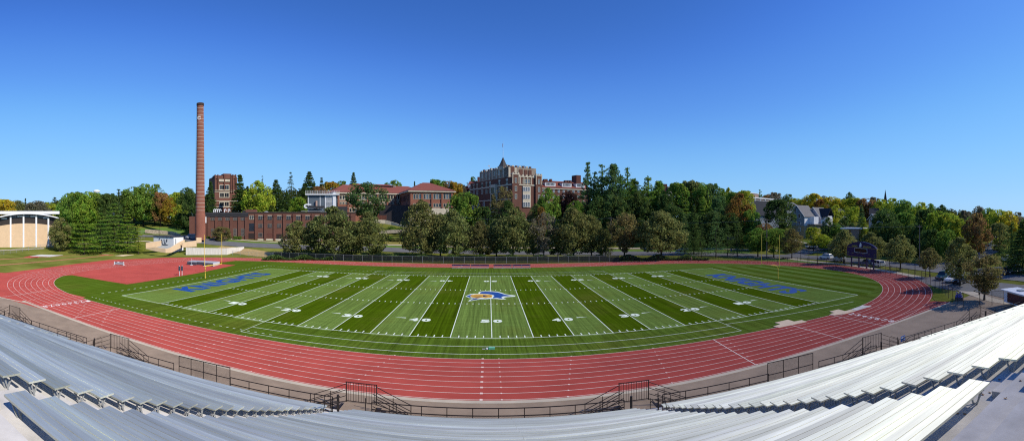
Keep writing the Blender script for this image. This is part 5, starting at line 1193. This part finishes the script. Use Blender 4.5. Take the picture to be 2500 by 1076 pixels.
# ------------------------------------------------------------------ trees
def quads_mesh(name,cen,nrm,size,m,rng,aspect=.75):
    n=len(cen); t=rng.normal(size=(n,3)); t-=nrm*(t*nrm).sum(1)[:,None]; t/=np.linalg.norm(t,axis=1)[:,None]+1e-9; bt=np.cross(nrm,t)
    s=(size*rng.uniform(.6,1.35,n))[:,None]; a=t*s; c=bt*s*aspect
    bend=nrm*s*.25
    v=np.stack([cen-a-bend*.5,cen-c+bend*.3,cen+a-bend*.5,cen+c+bend*.3],1).reshape(-1,3)
    me=bpy.data.meshes.new(name); me.vertices.add(4*n); me.vertices.foreach_set('co',v.astype(np.float32).ravel())
    me.loops.add(4*n); me.loops.foreach_set('vertex_index',np.arange(4*n,dtype=np.int32)); me.polygons.add(n)
    me.polygons.foreach_set('loop_start',np.arange(0,4*n,4,dtype=np.int32)); me.update(calc_edges=True); me.validate(); me.materials.append(m); return me
def unit(v): return v/(np.linalg.norm(v,axis=-1,keepdims=True)+1e-9)
def crown_broad(seed,n=8500,prof='round',size=.021,blobs=46,clump=.55,base=0.0):
    """crown in a unit box: x,y in -.5...5, z 0..1"""
    r=np.random.default_rng(seed); pc=[];nr=[]
    def radius(z):
        if prof=='round': return np.sqrt(np.clip(1-((z-.5)/.5)**2,0,1))*.5
        if prof=='pear': zz=np.clip(z,0,1); return .5*np.clip(np.sin(np.pi*zz**.72),0,1)**.75
        if prof=='tall': zz=np.clip(z,0,1); return .5*np.clip(np.sin(np.pi*zz**.85),0,1)**.6
        if prof=='vase': zz=np.clip(z,0,1); return .5*np.clip(np.sin(np.pi*zz**1.3),0,1)**.7
    cnt=0; per=n//blobs
    for i in range(blobs):
        z=r.uniform(.06,.95); a=r.uniform(0,2*np.pi); R0=radius(z); q=R0*np.sqrt(r.uniform(.25,1)) if i%4 else R0*r.uniform(0,.5)
        br=r.uniform(.09,.17)*(1 if prof!='pear' else .9)*(.55+.45*R0/.5); q=max(0,min(q,R0-br*.35))
        c=np.array([q*np.cos(a),q*np.sin(a),z])
        d=unit(r.normal(size=(per,3))); d[:,2]=d[:,2]*.8+.12; rad=br*r.uniform(.55,1.12,per)**.6
        p=c+d*rad[:,None]*np.array([1,1,.85]); pc.append(p); nr.append(unit(d*.7+r.normal(size=(per,3))*.6))
    # scattered twigs outside the blobs for an uneven edge
    m=int(n*.14); z=r.uniform(.03,1.0,m); a=r.uniform(0,2*np.pi,m); R0=radius(z)*r.uniform(.75,1.08,m)
    pc.append(np.stack([R0*np.cos(a),R0*np.sin(a),z],1)); nr.append(unit(r.normal(size=(m,3))))
    P_=np.concatenate(pc);N_=np.concatenate(nr)
    # carve some gaps
    for _ in range(16):
        z=r.uniform(.1,.95);a=r.uniform(0,2*np.pi);g=np.array([radius(z)*.95*np.cos(a),radius(z)*.95*np.sin(a),z]); k=np.linalg.norm(P_-g,axis=1)>r.uniform(.05,.10); P_=P_[k];N_=N_[k]
    P_[:,2]=np.clip(P_[:,2],0,1.02)
    return quads_mesh('crown',P_,N_,size,LEAF,r)
def crown_spruce(seed,n=12000,size=.019,droop=.28,open_=.0,power=1.0,tiers=26):
    r=np.random.default_rng(seed); pc=[];nr=[]
    for t in range(tiers):
        z=(t+.3)/tiers; z=z+r.uniform(-.01,.01); R0=.5*(1-z)**power*r.uniform(.82,1.1)+.012
        nb=max(4,int(13*(1-z)+4)); 
        for bnum in range(nb):
            if r.uniform()<open_: continue
            a=2*np.pi*(bnum+r.uniform(-.35,.35))/nb; L=R0*r.uniform(.72,1.12); k=max(6,int(n/tiers/nb*(L/R0)*(1.5-z)))
            s=r.uniform(.08,1,k)**.75; w=r.normal(size=k)*.05*(1-.35*s)*(.6+L); zz=z-droop*L*s**1.3*.55+r.normal(size=k)*.007+.05*L*(s>.85)
            x=s*L*np.cos(a)-w*np.sin(a); y=s*L*np.sin(a)+w*np.cos(a); pc.append(np.stack([x,y,zz],1)); nn=r.normal(size=(k,3))*.55; nn[:,2]+=1; nr.append(unit(nn))
    P_=np.concatenate(pc); P_[:,2]=np.clip(P_[:,2],0,1); return quads_mesh('crown',P_,np.concatenate(nr),size,LEAF,r,.5)
def crown_pine(seed,n=9500,size=.016):
    r=np.random.default_rng(seed); pc=[];nr=[]
    nb=105
    for i in range(nb):
        z=(i+.5)/nb; z=min(.985,z+r.uniform(-.02,.02)); R0=.5*min(1,1.25*(1-z)**.75+.03)*(.7+.3*min(1,z/.2)); a=i*2.4+r.uniform(-.5,.5); q=R0*r.uniform(.3,.95); br=(.085+.06*(1-z))*r.uniform(.7,1.15); k=n//nb
        c=np.array([q*np.cos(a),q*np.sin(a),z+q*.10]); d=unit(r.normal(size=(k,3)))*(r.uniform(.2,1,k)[:,None]**.5); e=np.stack([d[:,0]*np.cos(a)-d[:,1]*np.sin(a)*.6,d[:,0]*np.sin(a)+d[:,1]*np.cos(a)*.6,d[:,2]*.30],1)
        pc.append(c+e*br*1.35); nn=r.normal(size=(k,3))*.7; nn[:,2]+=.8; nr.append(unit(nn))
    for _ in range(13):      # a few long limbs stick out of the outline
        z=r.uniform(.25,.93); a=r.uniform(0,6.28); R0=.5*min(1,1.25*(1-z)**.75+.03); k=110; s=r.uniform(.3,1.32,k); x=R0*s
        pc.append(np.stack([x*np.cos(a),x*np.sin(a),z+x*.14+r.normal(size=k)*.006],1)+r.normal(size=(k,3))*np.array([.018,.018,.004])); nn=r.normal(size=(k,3))*.5; nn[:,2]+=1; nr.append(unit(nn))
    m=n//7; z=r.uniform(.1,1,m); R0=(.22*(1-z)+.015)*r.uniform(.2,1,m); a=r.uniform(0,2*np.pi,m); pc.append(np.stack([R0*np.cos(a),R0*np.sin(a),z],1)); nr.append(unit(r.normal(size=(m,3))))
    P_=np.concatenate(pc); P_[:,2]=np.clip(P_[:,2],0,1.01); return quads_mesh('crown',P_,np.concatenate(nr),size,LEAF,r,.5)
def crown_whitepine(seed,n=11000,size=.0165,tiers=19,power=.62,open_=.22):
    r=np.random.default_rng(seed); pc=[];nr=[]
    for t in range(tiers):
        z=(t+.3)/tiers+r.uniform(-.018,.018); R0=.5*(1-z)**power*(.75+.25*min(1,z/.15))*r.uniform(.75,1.1)+.02; nb=int(5+7*(1-z))
        for k_ in range(nb):
            if r.uniform()<open_: continue
            a=r.uniform(0,2*np.pi); L=R0*(r.uniform(.5,1.0) if r.uniform()<.8 else r.uniform(1.0,1.3)); k=int(n/tiers/9*(.35+L*1.9)); s=r.uniform(.22,1,k)**.6
            w=r.normal(size=k)*(.028+.05*L)*np.sin(np.pi*np.clip(s,0,.98))**.4; up=r.uniform(.02,.24); x=s*L*np.cos(a)-w*np.sin(a); y=s*L*np.sin(a)+w*np.cos(a)
            zz=z+up*L*s**1.6*1.3+r.normal(size=k)*.0085; pc.append(np.stack([x,y,zz],1)); nn=r.normal(size=(k,3))*.6; nn[:,2]+=.9; nr.append(unit(nn))
    m=n//14; z=r.uniform(.05,1,m); R0=(.10*(1-z)+.012)*r.uniform(.2,1,m); a=r.uniform(0,2*np.pi,m); pc.append(np.stack([R0*np.cos(a),R0*np.sin(a),z],1)); nr.append(unit(r.normal(size=(m,3))))
    P_=np.concatenate(pc); P_[:,2]=np.clip(P_[:,2],0,1.02); return quads_mesh('crown',P_,np.concatenate(nr),size,LEAF,r,.5)
def wood(seed,limbs,spread,top=.95,tr=.022,forks=1,twigs=0):
    rr=random.Random(seed); b=MB()   # unit height 1 overall, crown width scaled separately
    n=8; pts=[(rr.uniform(-.006,.006)*i,rr.uniform(-.006,.006)*i,top*i/n) for i in range(n+1)]
    for i in range(n): 
        r0=tr*(1-i/n*.85); b.bar(pts[i],pts[i+1],r0*(1.35 if i==0 else 1),7,r2=tr*(1-(i+1)/n*.85),cap=False)
    for k in range(limbs):
        z=rr.uniform(.18,.75); a=rr.uniform(0,6.283); L=spread*rr.uniform(.6,1)*(1.1-z); s=(0,0,z); m=(L*.5*math.cos(a),L*.5*math.sin(a),z+L*.45); e=(L*math.cos(a+.2),L*math.sin(a+.2),z+L*1.15)
        r0=tr*(1-z)*.55; b.bar(s,m,r0,5,r2=r0*.7,cap=False); b.bar(m,e,r0*.7,5,r2=r0*.3,cap=False)
        for t in range(twigs):
            q=rr.uniform(.2,1); p0=tuple(s[j]+(e[j]-s[j])*q for j in range(3)); aa=a+rr.uniform(-1.1,1.1); l=L*rr.uniform(.25,.5); p1=(p0[0]+l*math.cos(aa),p0[1]+l*math.sin(aa),p0[2]+l*rr.uniform(.4,1.3)); b.bar(p0,p1,r0*.3,3,r2=r0*.1,cap=False)
    o=b.build('trunk',BARK); d=o.data; bpy.data.objects.remove(o); return d
PROTO={'broad':[(crown_broad(1),'b'),(crown_broad(2,prof='tall'),'b'),(crown_broad(3,blobs=38),'b')],
 'pear':[(crown_broad(11,10000,'pear',.018,64),'b'),(crown_broad(12,10000,'pear',.018,58),'b'),(crown_broad(13,9500,'pear',.018,70),'b')],
 'vase':[(crown_broad(21,7500,'vase',.019,44),'b')],
 'thin':[(crown_broad(31,3000,'vase',.017,30),'t'),(crown_broad(32,3300,'pear',.016,40),'t')],
 'spruce':[(crown_spruce(41),'s'),(crown_spruce(42,power=.85),'s'),(crown_spruce(43,tiers=20,open_=.12),'s')],
 'sparse':[(crown_spruce(51,5500,.015,droop=.35,open_=.32,power=.7,tiers=22),'s')],
 'pine':[(crown_whitepine(61),'p'),(crown_pine(62),'p'),(crown_whitepine(63,power=.7),'p'),(crown_whitepine(64,power=.55,open_=.3),'p')],
 'layer':[(crown_spruce(71,10000,.017,droop=-.02,open_=.18,power=.72,tiers=12),'p'),(crown_spruce(72,10000,.017,droop=.08,open_=.2,power=.8,tiers=13),'p'),(crown_spruce(73,10000,.017,droop=.0,open_=.22,power=.65,tiers=11),'p')]}
TR={'b':wood(1,9,.42),'t':wood(2,22,.5,twigs=9),'s':wood(3,0,0,top=.97,tr=.012),'p':wood(4,6,.25,top=.93,tr=.016)}
WORD={'broad':'broad tree','pear':'teardrop crowned tree','vase':'spreading tree','thin':'thin crowned tree','spruce':'spruce','sparse':'sparse conifer','pine':'tall pine','layer':'layered conifer'}
COL={'dark': (0.085, 0.14, 0.038), 'green': (0.16, 0.27, 0.045), 'bright': (0.23, 0.36, 0.045), 'olive': (0.205, 0.225, 0.072), 'brownolive': (0.215, 0.195, 0.07), 'yellow': (0.5, 0.43, 0.04), 'gold': (0.38, 0.27, 0.035), 'orange': (0.3, 0.18, 0.045), 'maroon': (0.06, 0.03, 0.028), 'bluegreen': (0.12, 0.2, 0.065), 'grey': (0.2, 0.19, 0.12), 'yellowgreen': (0.34, 0.4, 0.045), 'rust': (0.3, 0.19, 0.07)}
NAMEC={'dark':'dark green','green':'green','bright':'bright green','olive':'olive green','brownolive':'brownish olive','yellow':'yellow','gold':'golden','orange':'orange','maroon':'dark maroon','bluegreen':'blue green','grey':'greyish','yellowgreen':'yellow green','rust':'rusty brown'}
NM={'broad':'broadleaf_tree','pear':'linden_tree','vase':'broadleaf_tree','thin':'broadleaf_tree','spruce':'spruce_tree','sparse':'conifer_tree','pine':'pine_tree','layer':'conifer_tree'}
tcount=[0]
def tree(px,ytop,w,r,kind,col,label,grp,clear=.12,ybase=None,var=None):
    x,y,_=P(px,r); z=hz(x,y) if ybase is None else Zp(ybase,r); zt=Zp(ytop,r); H=max(2.0,zt-z); W=w/F*r
    rr=random.Random(tcount[0]*13+5); tcount[0]+=1; v=PROTO[kind]; cm,tk=v[(var if var is not None else rr.randrange(99))%len(v)]
    t=thing(NM[kind],label,'tree',(x,y,z),group=grp); z0=H*clear
    c=bpy.data.objects.new('crown',cm); C.objects.link(c); c.parent=t; c.location=(0,0,z0); fw={'pear':1.2,'pine':1.45,'spruce':1.5,'sparse':1.2,'layer':1.15,'vase':1.1}.get(kind,1.1); c.scale=(W*fw,W*fw*rr.uniform(.9,1.05),(H-z0)); c.rotation_euler=(0,0,rr.uniform(0,6.28))
    k=COL[col]; j=rr.uniform(.86,1.14); c.color=(k[0]*j*rr.uniform(.93,1.07),k[1]*j,k[2]*j,1)
    o=bpy.data.objects.new('trunk',TR[tk]); C.objects.link(o); o.parent=t; s=min(W*1.2,H) if tk in 'bt' else H*.9; o.scale=(s,s,H); return t
def row(lst,where,grp,start='left'):
    """lst: (px,ytop,w,r,kind,col[,clear,ybase])"""
    lst=sorted(lst,key=lambda q:q[0])
    for i,q in enumerate(lst):
        px,yt,w,r,kind,col=q[:6]; cl=q[6] if len(q)>6 else .12; yb=q[7] if len(q)>7 else None
        tree(px,yt,w,r,kind,col,f'{NAMEC[col]} {WORD[kind]}, {ORD[i]} from left {where}',grp,cl,yb)
row([(724,538,72,139,'pear','olive',.05),(772,530,60,143,'pear','dark',.05),(812,503,105,137,'pear','olive',.06),(858,540,60,141,'pear','olive',.05),(901,517,78,137,'pear','olive',.06),(1028,487,92,137,'pear','olive',.06),(1075,520,60,142,'pear','olive',.06),(1110,512,78,136,'pear','olive',.06),(1172,540,66,137,'pear','brownolive',.07),(1212,535,55,141,'pear','olive',.07),(1252,508,86,136,'pear','olive',.10),(1328,518,66,134,'thin','grey',.12),(1303,540,45,140,'pear','olive',.06),(1362,545,50,139,'pear','olive',.06),(1400,507,82,135,'pear','olive',.07),(1444,525,62,137,'pear','olive',.10),(1524,519,76,134,'vase','brownolive',.13),(1478,560,45,139,'pear','olive',.08),(1614,512,104,132,'pear','olive',.13)],
 'in the row behind the far fence','street trees behind the far straight fence')
row([(1672,520,48,140,'sparse','bluegreen',.10),(1712,538,52,138,'sparse','dark',.10),(1748,505,58,138,'sparse','bluegreen',.10),(1694,500,46,150,'spruce','dark',.08),(1800,530,55,142,'sparse','dark',.08),(1776,540,40,146,'sparse','dark',.08)],
 'of the ragged conifers behind the fence','ragged conifers behind the far straight')
row([(1850,556,62,143,'broad','green',.16),(1889,557,62,140,'broad','green',.16),(1933,558,50,136,'pear','brownolive',.17),(1986,555,40,158,'broad','yellowgreen',.2),(2012,572,36,156,'broad','yellowgreen',.2),(2060,560,62,122,'pear','olive',.16),(2127,566,62,124,'pear','olive',.10),(2198,574,68,106.5,'pear','olive',.18),(2270,604,54,94,'pear','brownolive',.24),(2343,578,74,81,'pear','olive',.14),(2403,618,94,67.5,'vase','brownolive',.12)],
 'of the street trees along the right bend','street trees along the right bend')
row([(146,531,54,156,'broad','olive',.08),(172,545,40,160,'broad','green',.08),(206,500,84,150,'layer','bright',.06),(246,515,76,153,'layer','green',.04),(278,492,78,158,'layer','green',.05),(312,510,72,152,'layer','bright',.05),(338,545,30,150,'layer','yellowgreen',.1)],
 'in the clump beside the gymnasium','clump of trees beside the gymnasium')
row([(-20,484,70,230,'broad','gold'),(12,487,55,226,'broad','yellow'),(42,489,50,240,'broad','olive'),(62,483,16,262,'spruce','dark'),(92,490,60,232,'broad','grey'),(120,494,45,238,'broad','yellowgreen'),(134,482,40,240,'pine','dark')],
 'in the treeline above the gymnasium roof','treeline above the gymnasium')
row([(165,472,62,200,'broad','green'),(188,470,58,208,'broad','green'),(212,468,60,198,'broad','bright'),(240,472,55,205,'broad','green'),(262,473,60,200,'broad','dark'),(290,462,48,230,'pine','dark'),(305,470,40,240,'pine','dark'),(327,456,62,235,'broad','green'),(350,449,64,232,'broad','green'),(378,450,58,235,'broad','green'),(392,470,44,228,'broad','rust'),(412,482,42,225,'broad','gold'),(432,470,46,238,'broad','yellowgreen'),(437,500,40,222,'broad','yellowgreen'),(455,458,44,228,'broad','dark'),(468,470,46,205,'broad','dark',.03),(448,520,50,214,'broad','dark',.0)],
 'between the gymnasium and the chimney','trees between the gymnasium and the chimney')
row([(514,442,44,215,'spruce','dark',.02),(586,424,60,217,'spruce','dark',.02),(604,455,40,225,'spruce','dark'),(630,441,78,210,'broad','yellowgreen',.02),(640,427,20,245,'sparse','dark'),(674,438,54,222,'spruce','dark'),(700,470,46,215,'spruce','dark'),(709,418,42,235,'sparse','dark',.03),(728,482,44,205,'broad','bright',.02),(755,418,60,232,'spruce','dark'),(742,450,50,222,'spruce','dark'),(785,432,34,240,'spruce','dark'),(775,455,50,232,'broad','rust'),(805,445,52,245,'broad','gold'),(832,442,60,260,'broad','green'),(863,420,38,262,'spruce','dark'),(872,448,60,258,'broad','yellowgreen'),(690,510,60,198,'broad','dark',.0),(660,500,60,205,'spruce','dark')],
 'between the chimney and red roofs','hill trees between the chimney and the red roofs')
tree(898,444,96,192,'vase','bluegreen','large open crowned pine standing in front of the red-roofed building','trees before the red-roofed building',.22)
row([(965,440,62,262,'broad','green'),(945,446,40,265,'broad','green'),(1012,441,18,262,'spruce','dark'),(1026,447,22,265,'spruce','bluegreen'),(1068,439,54,250,'broad','green'),(1094,442,48,248,'broad','rust'),(1112,445,40,246,'broad','gold'),(1125,450,30,248,'broad','grey'),(1156,432,34,265,'broad','bluegreen')],
 'peeping over roofs left of the turret','trees behind the red roofs')
tree(1132,469,88,172,'broad','green','big dark green maple between the red-roofed building and the brown hall','trees before the main hall',.08)
row([(1206,478,42,176,'spruce','bluegreen',.05),(1226,455,54,172,'thin','brownolive',.2),(1240,490,50,168,'pine','dark',.2),(1180,505,50,170,'broad','dark',.05),(1305,500,40,176,'broad','olive',.05),(1265,505,44,170,'pine','dark',.1),(1338,459,62,178,'broad','green',.05),(1362,480,44,184,'broad','yellowgreen',.05),(1384,468,58,180,'broad','maroon',.05),(1322,505,22,172,'broad','orange',.1),(1405,490,50,176,'broad','green',.05)],
 'growing before the brown hall','trees before the main hall')
row([(1434,397,58,184,'pine','bluegreen',.12),(1452,420,55,190,'pine','dark',.1),(1470,402,64,186,'pine','green',.1),(1497,402,62,183,'pine','bluegreen',.12),(1515,425,60,190,'pine','dark',.1),(1532,409,60,185,'pine','green',.12),(1548,440,56,192,'pine','dark',.05),(1582,429,66,184,'pine','green',.1),(1608,443,60,188,'pine','green',.08),(1560,470,70,178,'broad','dark',.0),(1460,480,70,177,'broad','dark',.0),(1510,480,70,176,'broad','dark',.0),(1625,475,50,180,'broad','dark',.02)],
 'in the stand right of the hall','stand of tall pines right of the hall')
row([(1655,448,66,186,'broad','green'),(1685,443,66,190,'broad','olive'),(1713,446,58,188,'broad','green'),(1735,449,54,190,'broad','bluegreen'),(1672,478,48,176,'layer','green',.05),(1712,490,46,174,'layer','green',.05),(1762,460,40,196,'broad','green'),(1778,458,34,200,'broad','yellowgreen'),(1757,480,44,180,'broad','bluegreen'),(1802,472,64,172,'broad','orange',.08),(1818,466,50,182,'broad','yellowgreen'),(1790,470,44,190,'broad','green'),(1835,512,46,168,'broad','green',.03),(1640,500,60,172,'broad','dark',.0),(1690,520,70,168,'broad','dark',.0),(1740,515,70,168,'broad','dark',.0),(1785,520,60,166,'broad','dark',.0)],
 'between the pines and the dormitory','wood between the pines and the dormitory')
row([(1826,466,40,262,'broad','green'),(1855,463,26,275,'pine','green'),(1878,474,40,275,'broad','rust'),(1868,545,44,160,'broad','rust',.05),(1903,488,74,172,'broad','dark',.03),(1893,470,34,268,'broad','grey'),(1922,474,46,262,'broad','bluegreen'),(1946,484,40,255,'broad','yellowgreen'),(1972,476,48,245,'broad','yellow'),(1990,473,46,240,'broad','yellow'),(2003,486,36,232,'broad','orange'),(2013,478,30,250,'broad','grey'),(2034,480,54,222,'broad','yellow'),(2052,486,40,226,'broad','yellowgreen'),(2074,469,36,256,'broad','bluegreen'),(2080,484,60,222,'broad','yellowgreen'),(2040,500,44,196,'broad','yellowgreen'),(2022,530,36,170,'broad','dark',.03),(2044,545,40,166,'broad','green',.03),(2062,530,46,172,'broad','dark',.03),(2082,505,48,186,'broad','yellowgreen')],
 'around the gabled houses','trees around the gabled houses')
row([(2104,500,40,166,'spruce','bluegreen',.03),(2115,484,54,220,'broad','rust'),(2135,482,36,225,'broad','grey'),(2110,530,44,158,'spruce','yellowgreen',.03),(2150,486,50,215,'broad','yellowgreen'),(2176,484,54,205,'broad','yellowgreen'),(2162,510,64,152,'broad','dark',.02),(2185,540,54,146,'broad','dark',.0),(2200,488,60,190,'broad','green'),(2223,499,60,178,'broad','green'),(2212,520,60,160,'broad','green',.02),(2246,494,56,170,'broad','yellowgreen'),(2232,545,50,142,'broad','dark',.0),(2262,512,66,156,'broad','dark',.02),(2272,497,50,200,'broad','green'),(2292,515,70,146,'broad','bright',.02),(2300,500,44,200,'broad','dark'),(2320,520,62,142,'broad','yellowgreen',.04),(2338,535,56,134,'broad','yellowgreen',.10),(2270,560,56,128,'broad','dark',.02),(2310,560,50,124,'broad','green',.08),(2135,545,40,160,'broad','dark',.02)],
 'in the wood right of the scoreboard','wood right of the scoreboard')
row([(2356,514,30,205,'broad','grey'),(2384,520,66,132,'tall' if False else 'broad','rust',.14),(2388,503,34,230,'broad','grey'),(2366,530,40,150,'broad','green',.08),(2412,508,44,215,'broad','green'),(2434,512,62,175,'broad','yellowgreen'),(2462,515,54,165,'broad','yellow'),(2440,545,50,150,'broad','olive',.1),(2482,518,50,178,'broad','grey'),(2497,538,84,100,'spruce','dark',.03),(2470,545,60,112,'pine','dark',.12),(2520,515,60,170,'broad','green')],
 'around the far side street at right','trees around the far side street')
# shrubs
def shrub(px,yt,w,r,col,label,grp='shrubs on the hillside',yb=None):
    x,y,_=P(px,r); z=hz(x,y); H=max(.8,Zp(yt,r)-z); W=w/F*r; t=thing('shrub',label,'shrub',(x,y,z),group=grp); c=bpy.data.objects.new('foliage',PROTO['broad'][0][0]); C.objects.link(c); c.parent=t; c.scale=(W,W,H*1.05); c.location=(0,0,-.05*H); c.rotation_euler=(0,0,px); k=COL[col]; c.color=(*k,1)
row_s=[(540,553,46,172.5,'brownolive'),(955,552,26,190,'green'),(975,556,26,189,'green'),(998,558,30,188,'green'),(1018,560,28,187,'dark'),(945,575,34,180,'green'),(970,580,30,178,'olive'),(990,578,30,178,'green'),(1060,565,50,182,'dark'),(1120,565,50,180,'dark'),(1165,560,50,178,'green'),(1285,560,60,176,'green'),(1345,562,50,174,'dark'),(930,590,24,172,'yellowgreen'),(1005,588,24,173,'yellowgreen'),(880,556,40,186,'dark'),(860,562,40,182,'dark')]
for i,(px,yt,w,r,c) in enumerate(sorted(row_s)): shrub(px,yt,w,r,c,f'{NAMEC[c]} shrub, {ORD[i]} from left along the slope below the buildings')
for i,(px,w) in enumerate(((575,14),(585,12),(560,12),(508,10))): shrub(px,576,w,176.5,'green',f'low rounded shrub, {ORD[i]} in the bed against the power plant wall','clipped shrubs by the power plant')
# dense ground hugging growth and the far woodland that reads as one mass
def mass(name,label,spots,m=LEAF,col='dark',n=260,size=.55,cat='undergrowth'):
    r=np.random.default_rng(len(spots)); pc=[]
    for px,rr_,w,h,d in spots:
        k=n; a=az(px)+r.uniform(-.5,.5,k)*w/F; q=rr_+r.uniform(-.5,.5,k)*d; x=CAM[0]+q*np.sin(a); y=CAM[1]+q*np.cos(a)
        hh=h*(.6+.5*np.sin(a*90)*np.cos(q*.5)); zz=np.array([hz(u,v) for u,v in zip(x,y)])+hh*r.uniform(.0,1,k)**.5; pc.append(np.stack([x,y,zz],1))
    P_=np.concatenate(pc); N_=r.normal(size=P_.shape); N_[:,2]+=.6; me=quads_mesh(name,P_,unit(N_),size,LEAF,r); o=bpy.data.objects.new(name,me); C.objects.link(o); o.color=(*COL[col],1); o['label']=label; o['category']=cat; o['kind']='stuff'; return o
mass('hedge_and_shade','dark low growth, partly standing in for shade, along the foot of the street trees',[(650+i*17,131.5 if i<70 else 131.5,20,1.5,4) for i in range(0,64)],col='dark',n=330,size=.26)  # hedge mass that also fills in the black shade below the trees
mass('hillside_undergrowth','dark undergrowth covering the wooded hillside behind the street',[(px,r,46,4.5,14) for px in list(range(1030,1240,30))+list(range(1290,1840,30)) for r in (180,194)],col='dark',n=420,size=.5)
mass('wood_undergrowth','dark undergrowth filling the wood right of the scoreboard',[(px,r,40,4.5,12) for px in list(range(2090,2330,28)) for r in (148,164)],col='dark',n=420,size=.45)
mass('hilltop_undergrowth','shaded undergrowth below the hill trees left of the tall chimney',[(px,r,40,5,12) for px in list(range(120,330,28)) for r in (180,200)]+[(px,r,40,6,12) for px in range(600,800,30) for r in (205,)],col='dark',n=380,size=.5)
prof_=[(-200,500),(0,494),(60,492),(130,488),(160,478),(230,476),(320,466),(400,468),(470,470),(600,450),(700,455),(800,452),(900,452),(1150,445),(1200,450),(1650,458),(1700,452),(1800,470),(1900,482),(2000,484),(2100,488),(2200,496),(2300,505),(2400,516),(2500,520),(2700,522)]
def far_wood():
    r=np.random.default_rng(5); pc=[]
    for i in range(620):
        px=-200+2900*i/620+r.uniform(-3,3); R_=r.uniform(275,340); yt=np.interp(px,[p[0] for p in prof_],[p[1] for p in prof_])+r.uniform(4,14)
        x,y,_=P(px,R_); zt=Zp(yt,R_); z0=hz(x,y); W=r.uniform(5,8); H=zt-z0; k=190
        d=unit(r.normal(size=(k,3))); q=np.array([x,y,z0+H*.55])+d*np.array([W,W,H*.47])*r.uniform(.75,1.05,k)[:,None]; pc.append(q)
    P_=np.concatenate(pc); N_=unit(r.normal(size=P_.shape)); me=quads_mesh('distant_woodland',P_,N_,.75,LEAF,r); o=bpy.data.objects.new('distant_woodland',me); C.objects.link(o); o.color=(.055,.068,.018,1); o['kind']='stuff'; o['label']='distant autumn woodland along the skyline reading as one mass'; o['category']='woodland'
far_wood()
SUNE=4.8; SKYS=.1; SKYSAT=1.0; EXPO=0.05
# ------------------------------------------------------------------ camera, sky, sun
cam=bpy.data.cameras.new('camera'); cam.type='PANO'; cam.panorama_type='CENTRAL_CYLINDRICAL'
cam.central_cylindrical_range_u_min=-CX/F; cam.central_cylindrical_range_u_max=(2500-CX)/F
cam.central_cylindrical_range_v_min=-(1076-CY)/F; cam.central_cylindrical_range_v_max=CY/F
cam.clip_end=20000; cam.clip_start=.1
co=bpy.data.objects.new('camera',cam); C.objects.link(co); co.location=CAM; co.rotation_euler=(R(90),0,0); scn.camera=co
SEL=R(37); sd=Vector((.92*math.cos(SEL),-.392*math.cos(SEL),math.sin(SEL))).normalized()
sun=bpy.data.lights.new('sun','SUN'); sun.energy=SUNE; sun.angle=R(.53); sun.color=(1,.93,.82)
so=bpy.data.objects.new('sun',sun); C.objects.link(so); so.rotation_euler=sd.to_track_quat('Z','Y').to_euler()
w=bpy.data.worlds.new('World'); scn.world=w; w.use_nodes=True; nt=w.node_tree; N=nt.nodes; L=nt.links
sk=N.new('ShaderNodeTexSky'); sk.sky_type='NISHITA'; sk.sun_disc=False; sk.sun_elevation=SEL
sk.sun_rotation=math.atan2(sd.x,sd.y); sk.air_density=1.0; sk.dust_density=.15; sk.ozone_density=3.0; sk.altitude=300
m1=N.new('ShaderNodeVectorMath'); m1.operation='SCALE'; m1.inputs['Scale'].default_value=.1; L.new(sk.outputs[0],m1.inputs[0])
cv=N.new('ShaderNodeRGBCurve'); L.new(m1.outputs[0],cv.inputs['Color'])
for i,pts in enumerate(([(.097,.041),(.159,.10),(.297,.215),(.6,.33),(1,.40)],[(.17,.141),(.272,.290),(.454,.50),(.83,.64),(1,.68)],[(.314,.50),(.453,.78),(.66,.94),(1,1.0)])):
    c=cv.mapping.curves[i]
    for p in pts[:-1]: c.points.new(*p)
    c.points[-1].location=pts[-1]
cv.mapping.update()
m2=N.new('ShaderNodeVectorMath'); m2.operation='SCALE'; m2.inputs['Scale'].default_value=10; L.new(cv.outputs[0],m2.inputs[0]); L.new(m2.outputs[0],N['Background'].inputs[0]); N['Background'].inputs[1].default_value=SKYS
vs=scn.view_settings; vs.view_transform='Standard'; vs.look='None'; vs.exposure=EXPO; vs.gamma=1
scn.cycles.max_bounces=6; scn.cycles.transparent_max_bounces=12; scn.cycles.use_denoising=False; scn.cycles.pixel_filter_type='BLACKMAN_HARRIS'; scn.cycles.filter_width=1.15
scn.cycles.use_adaptive_sampling=True
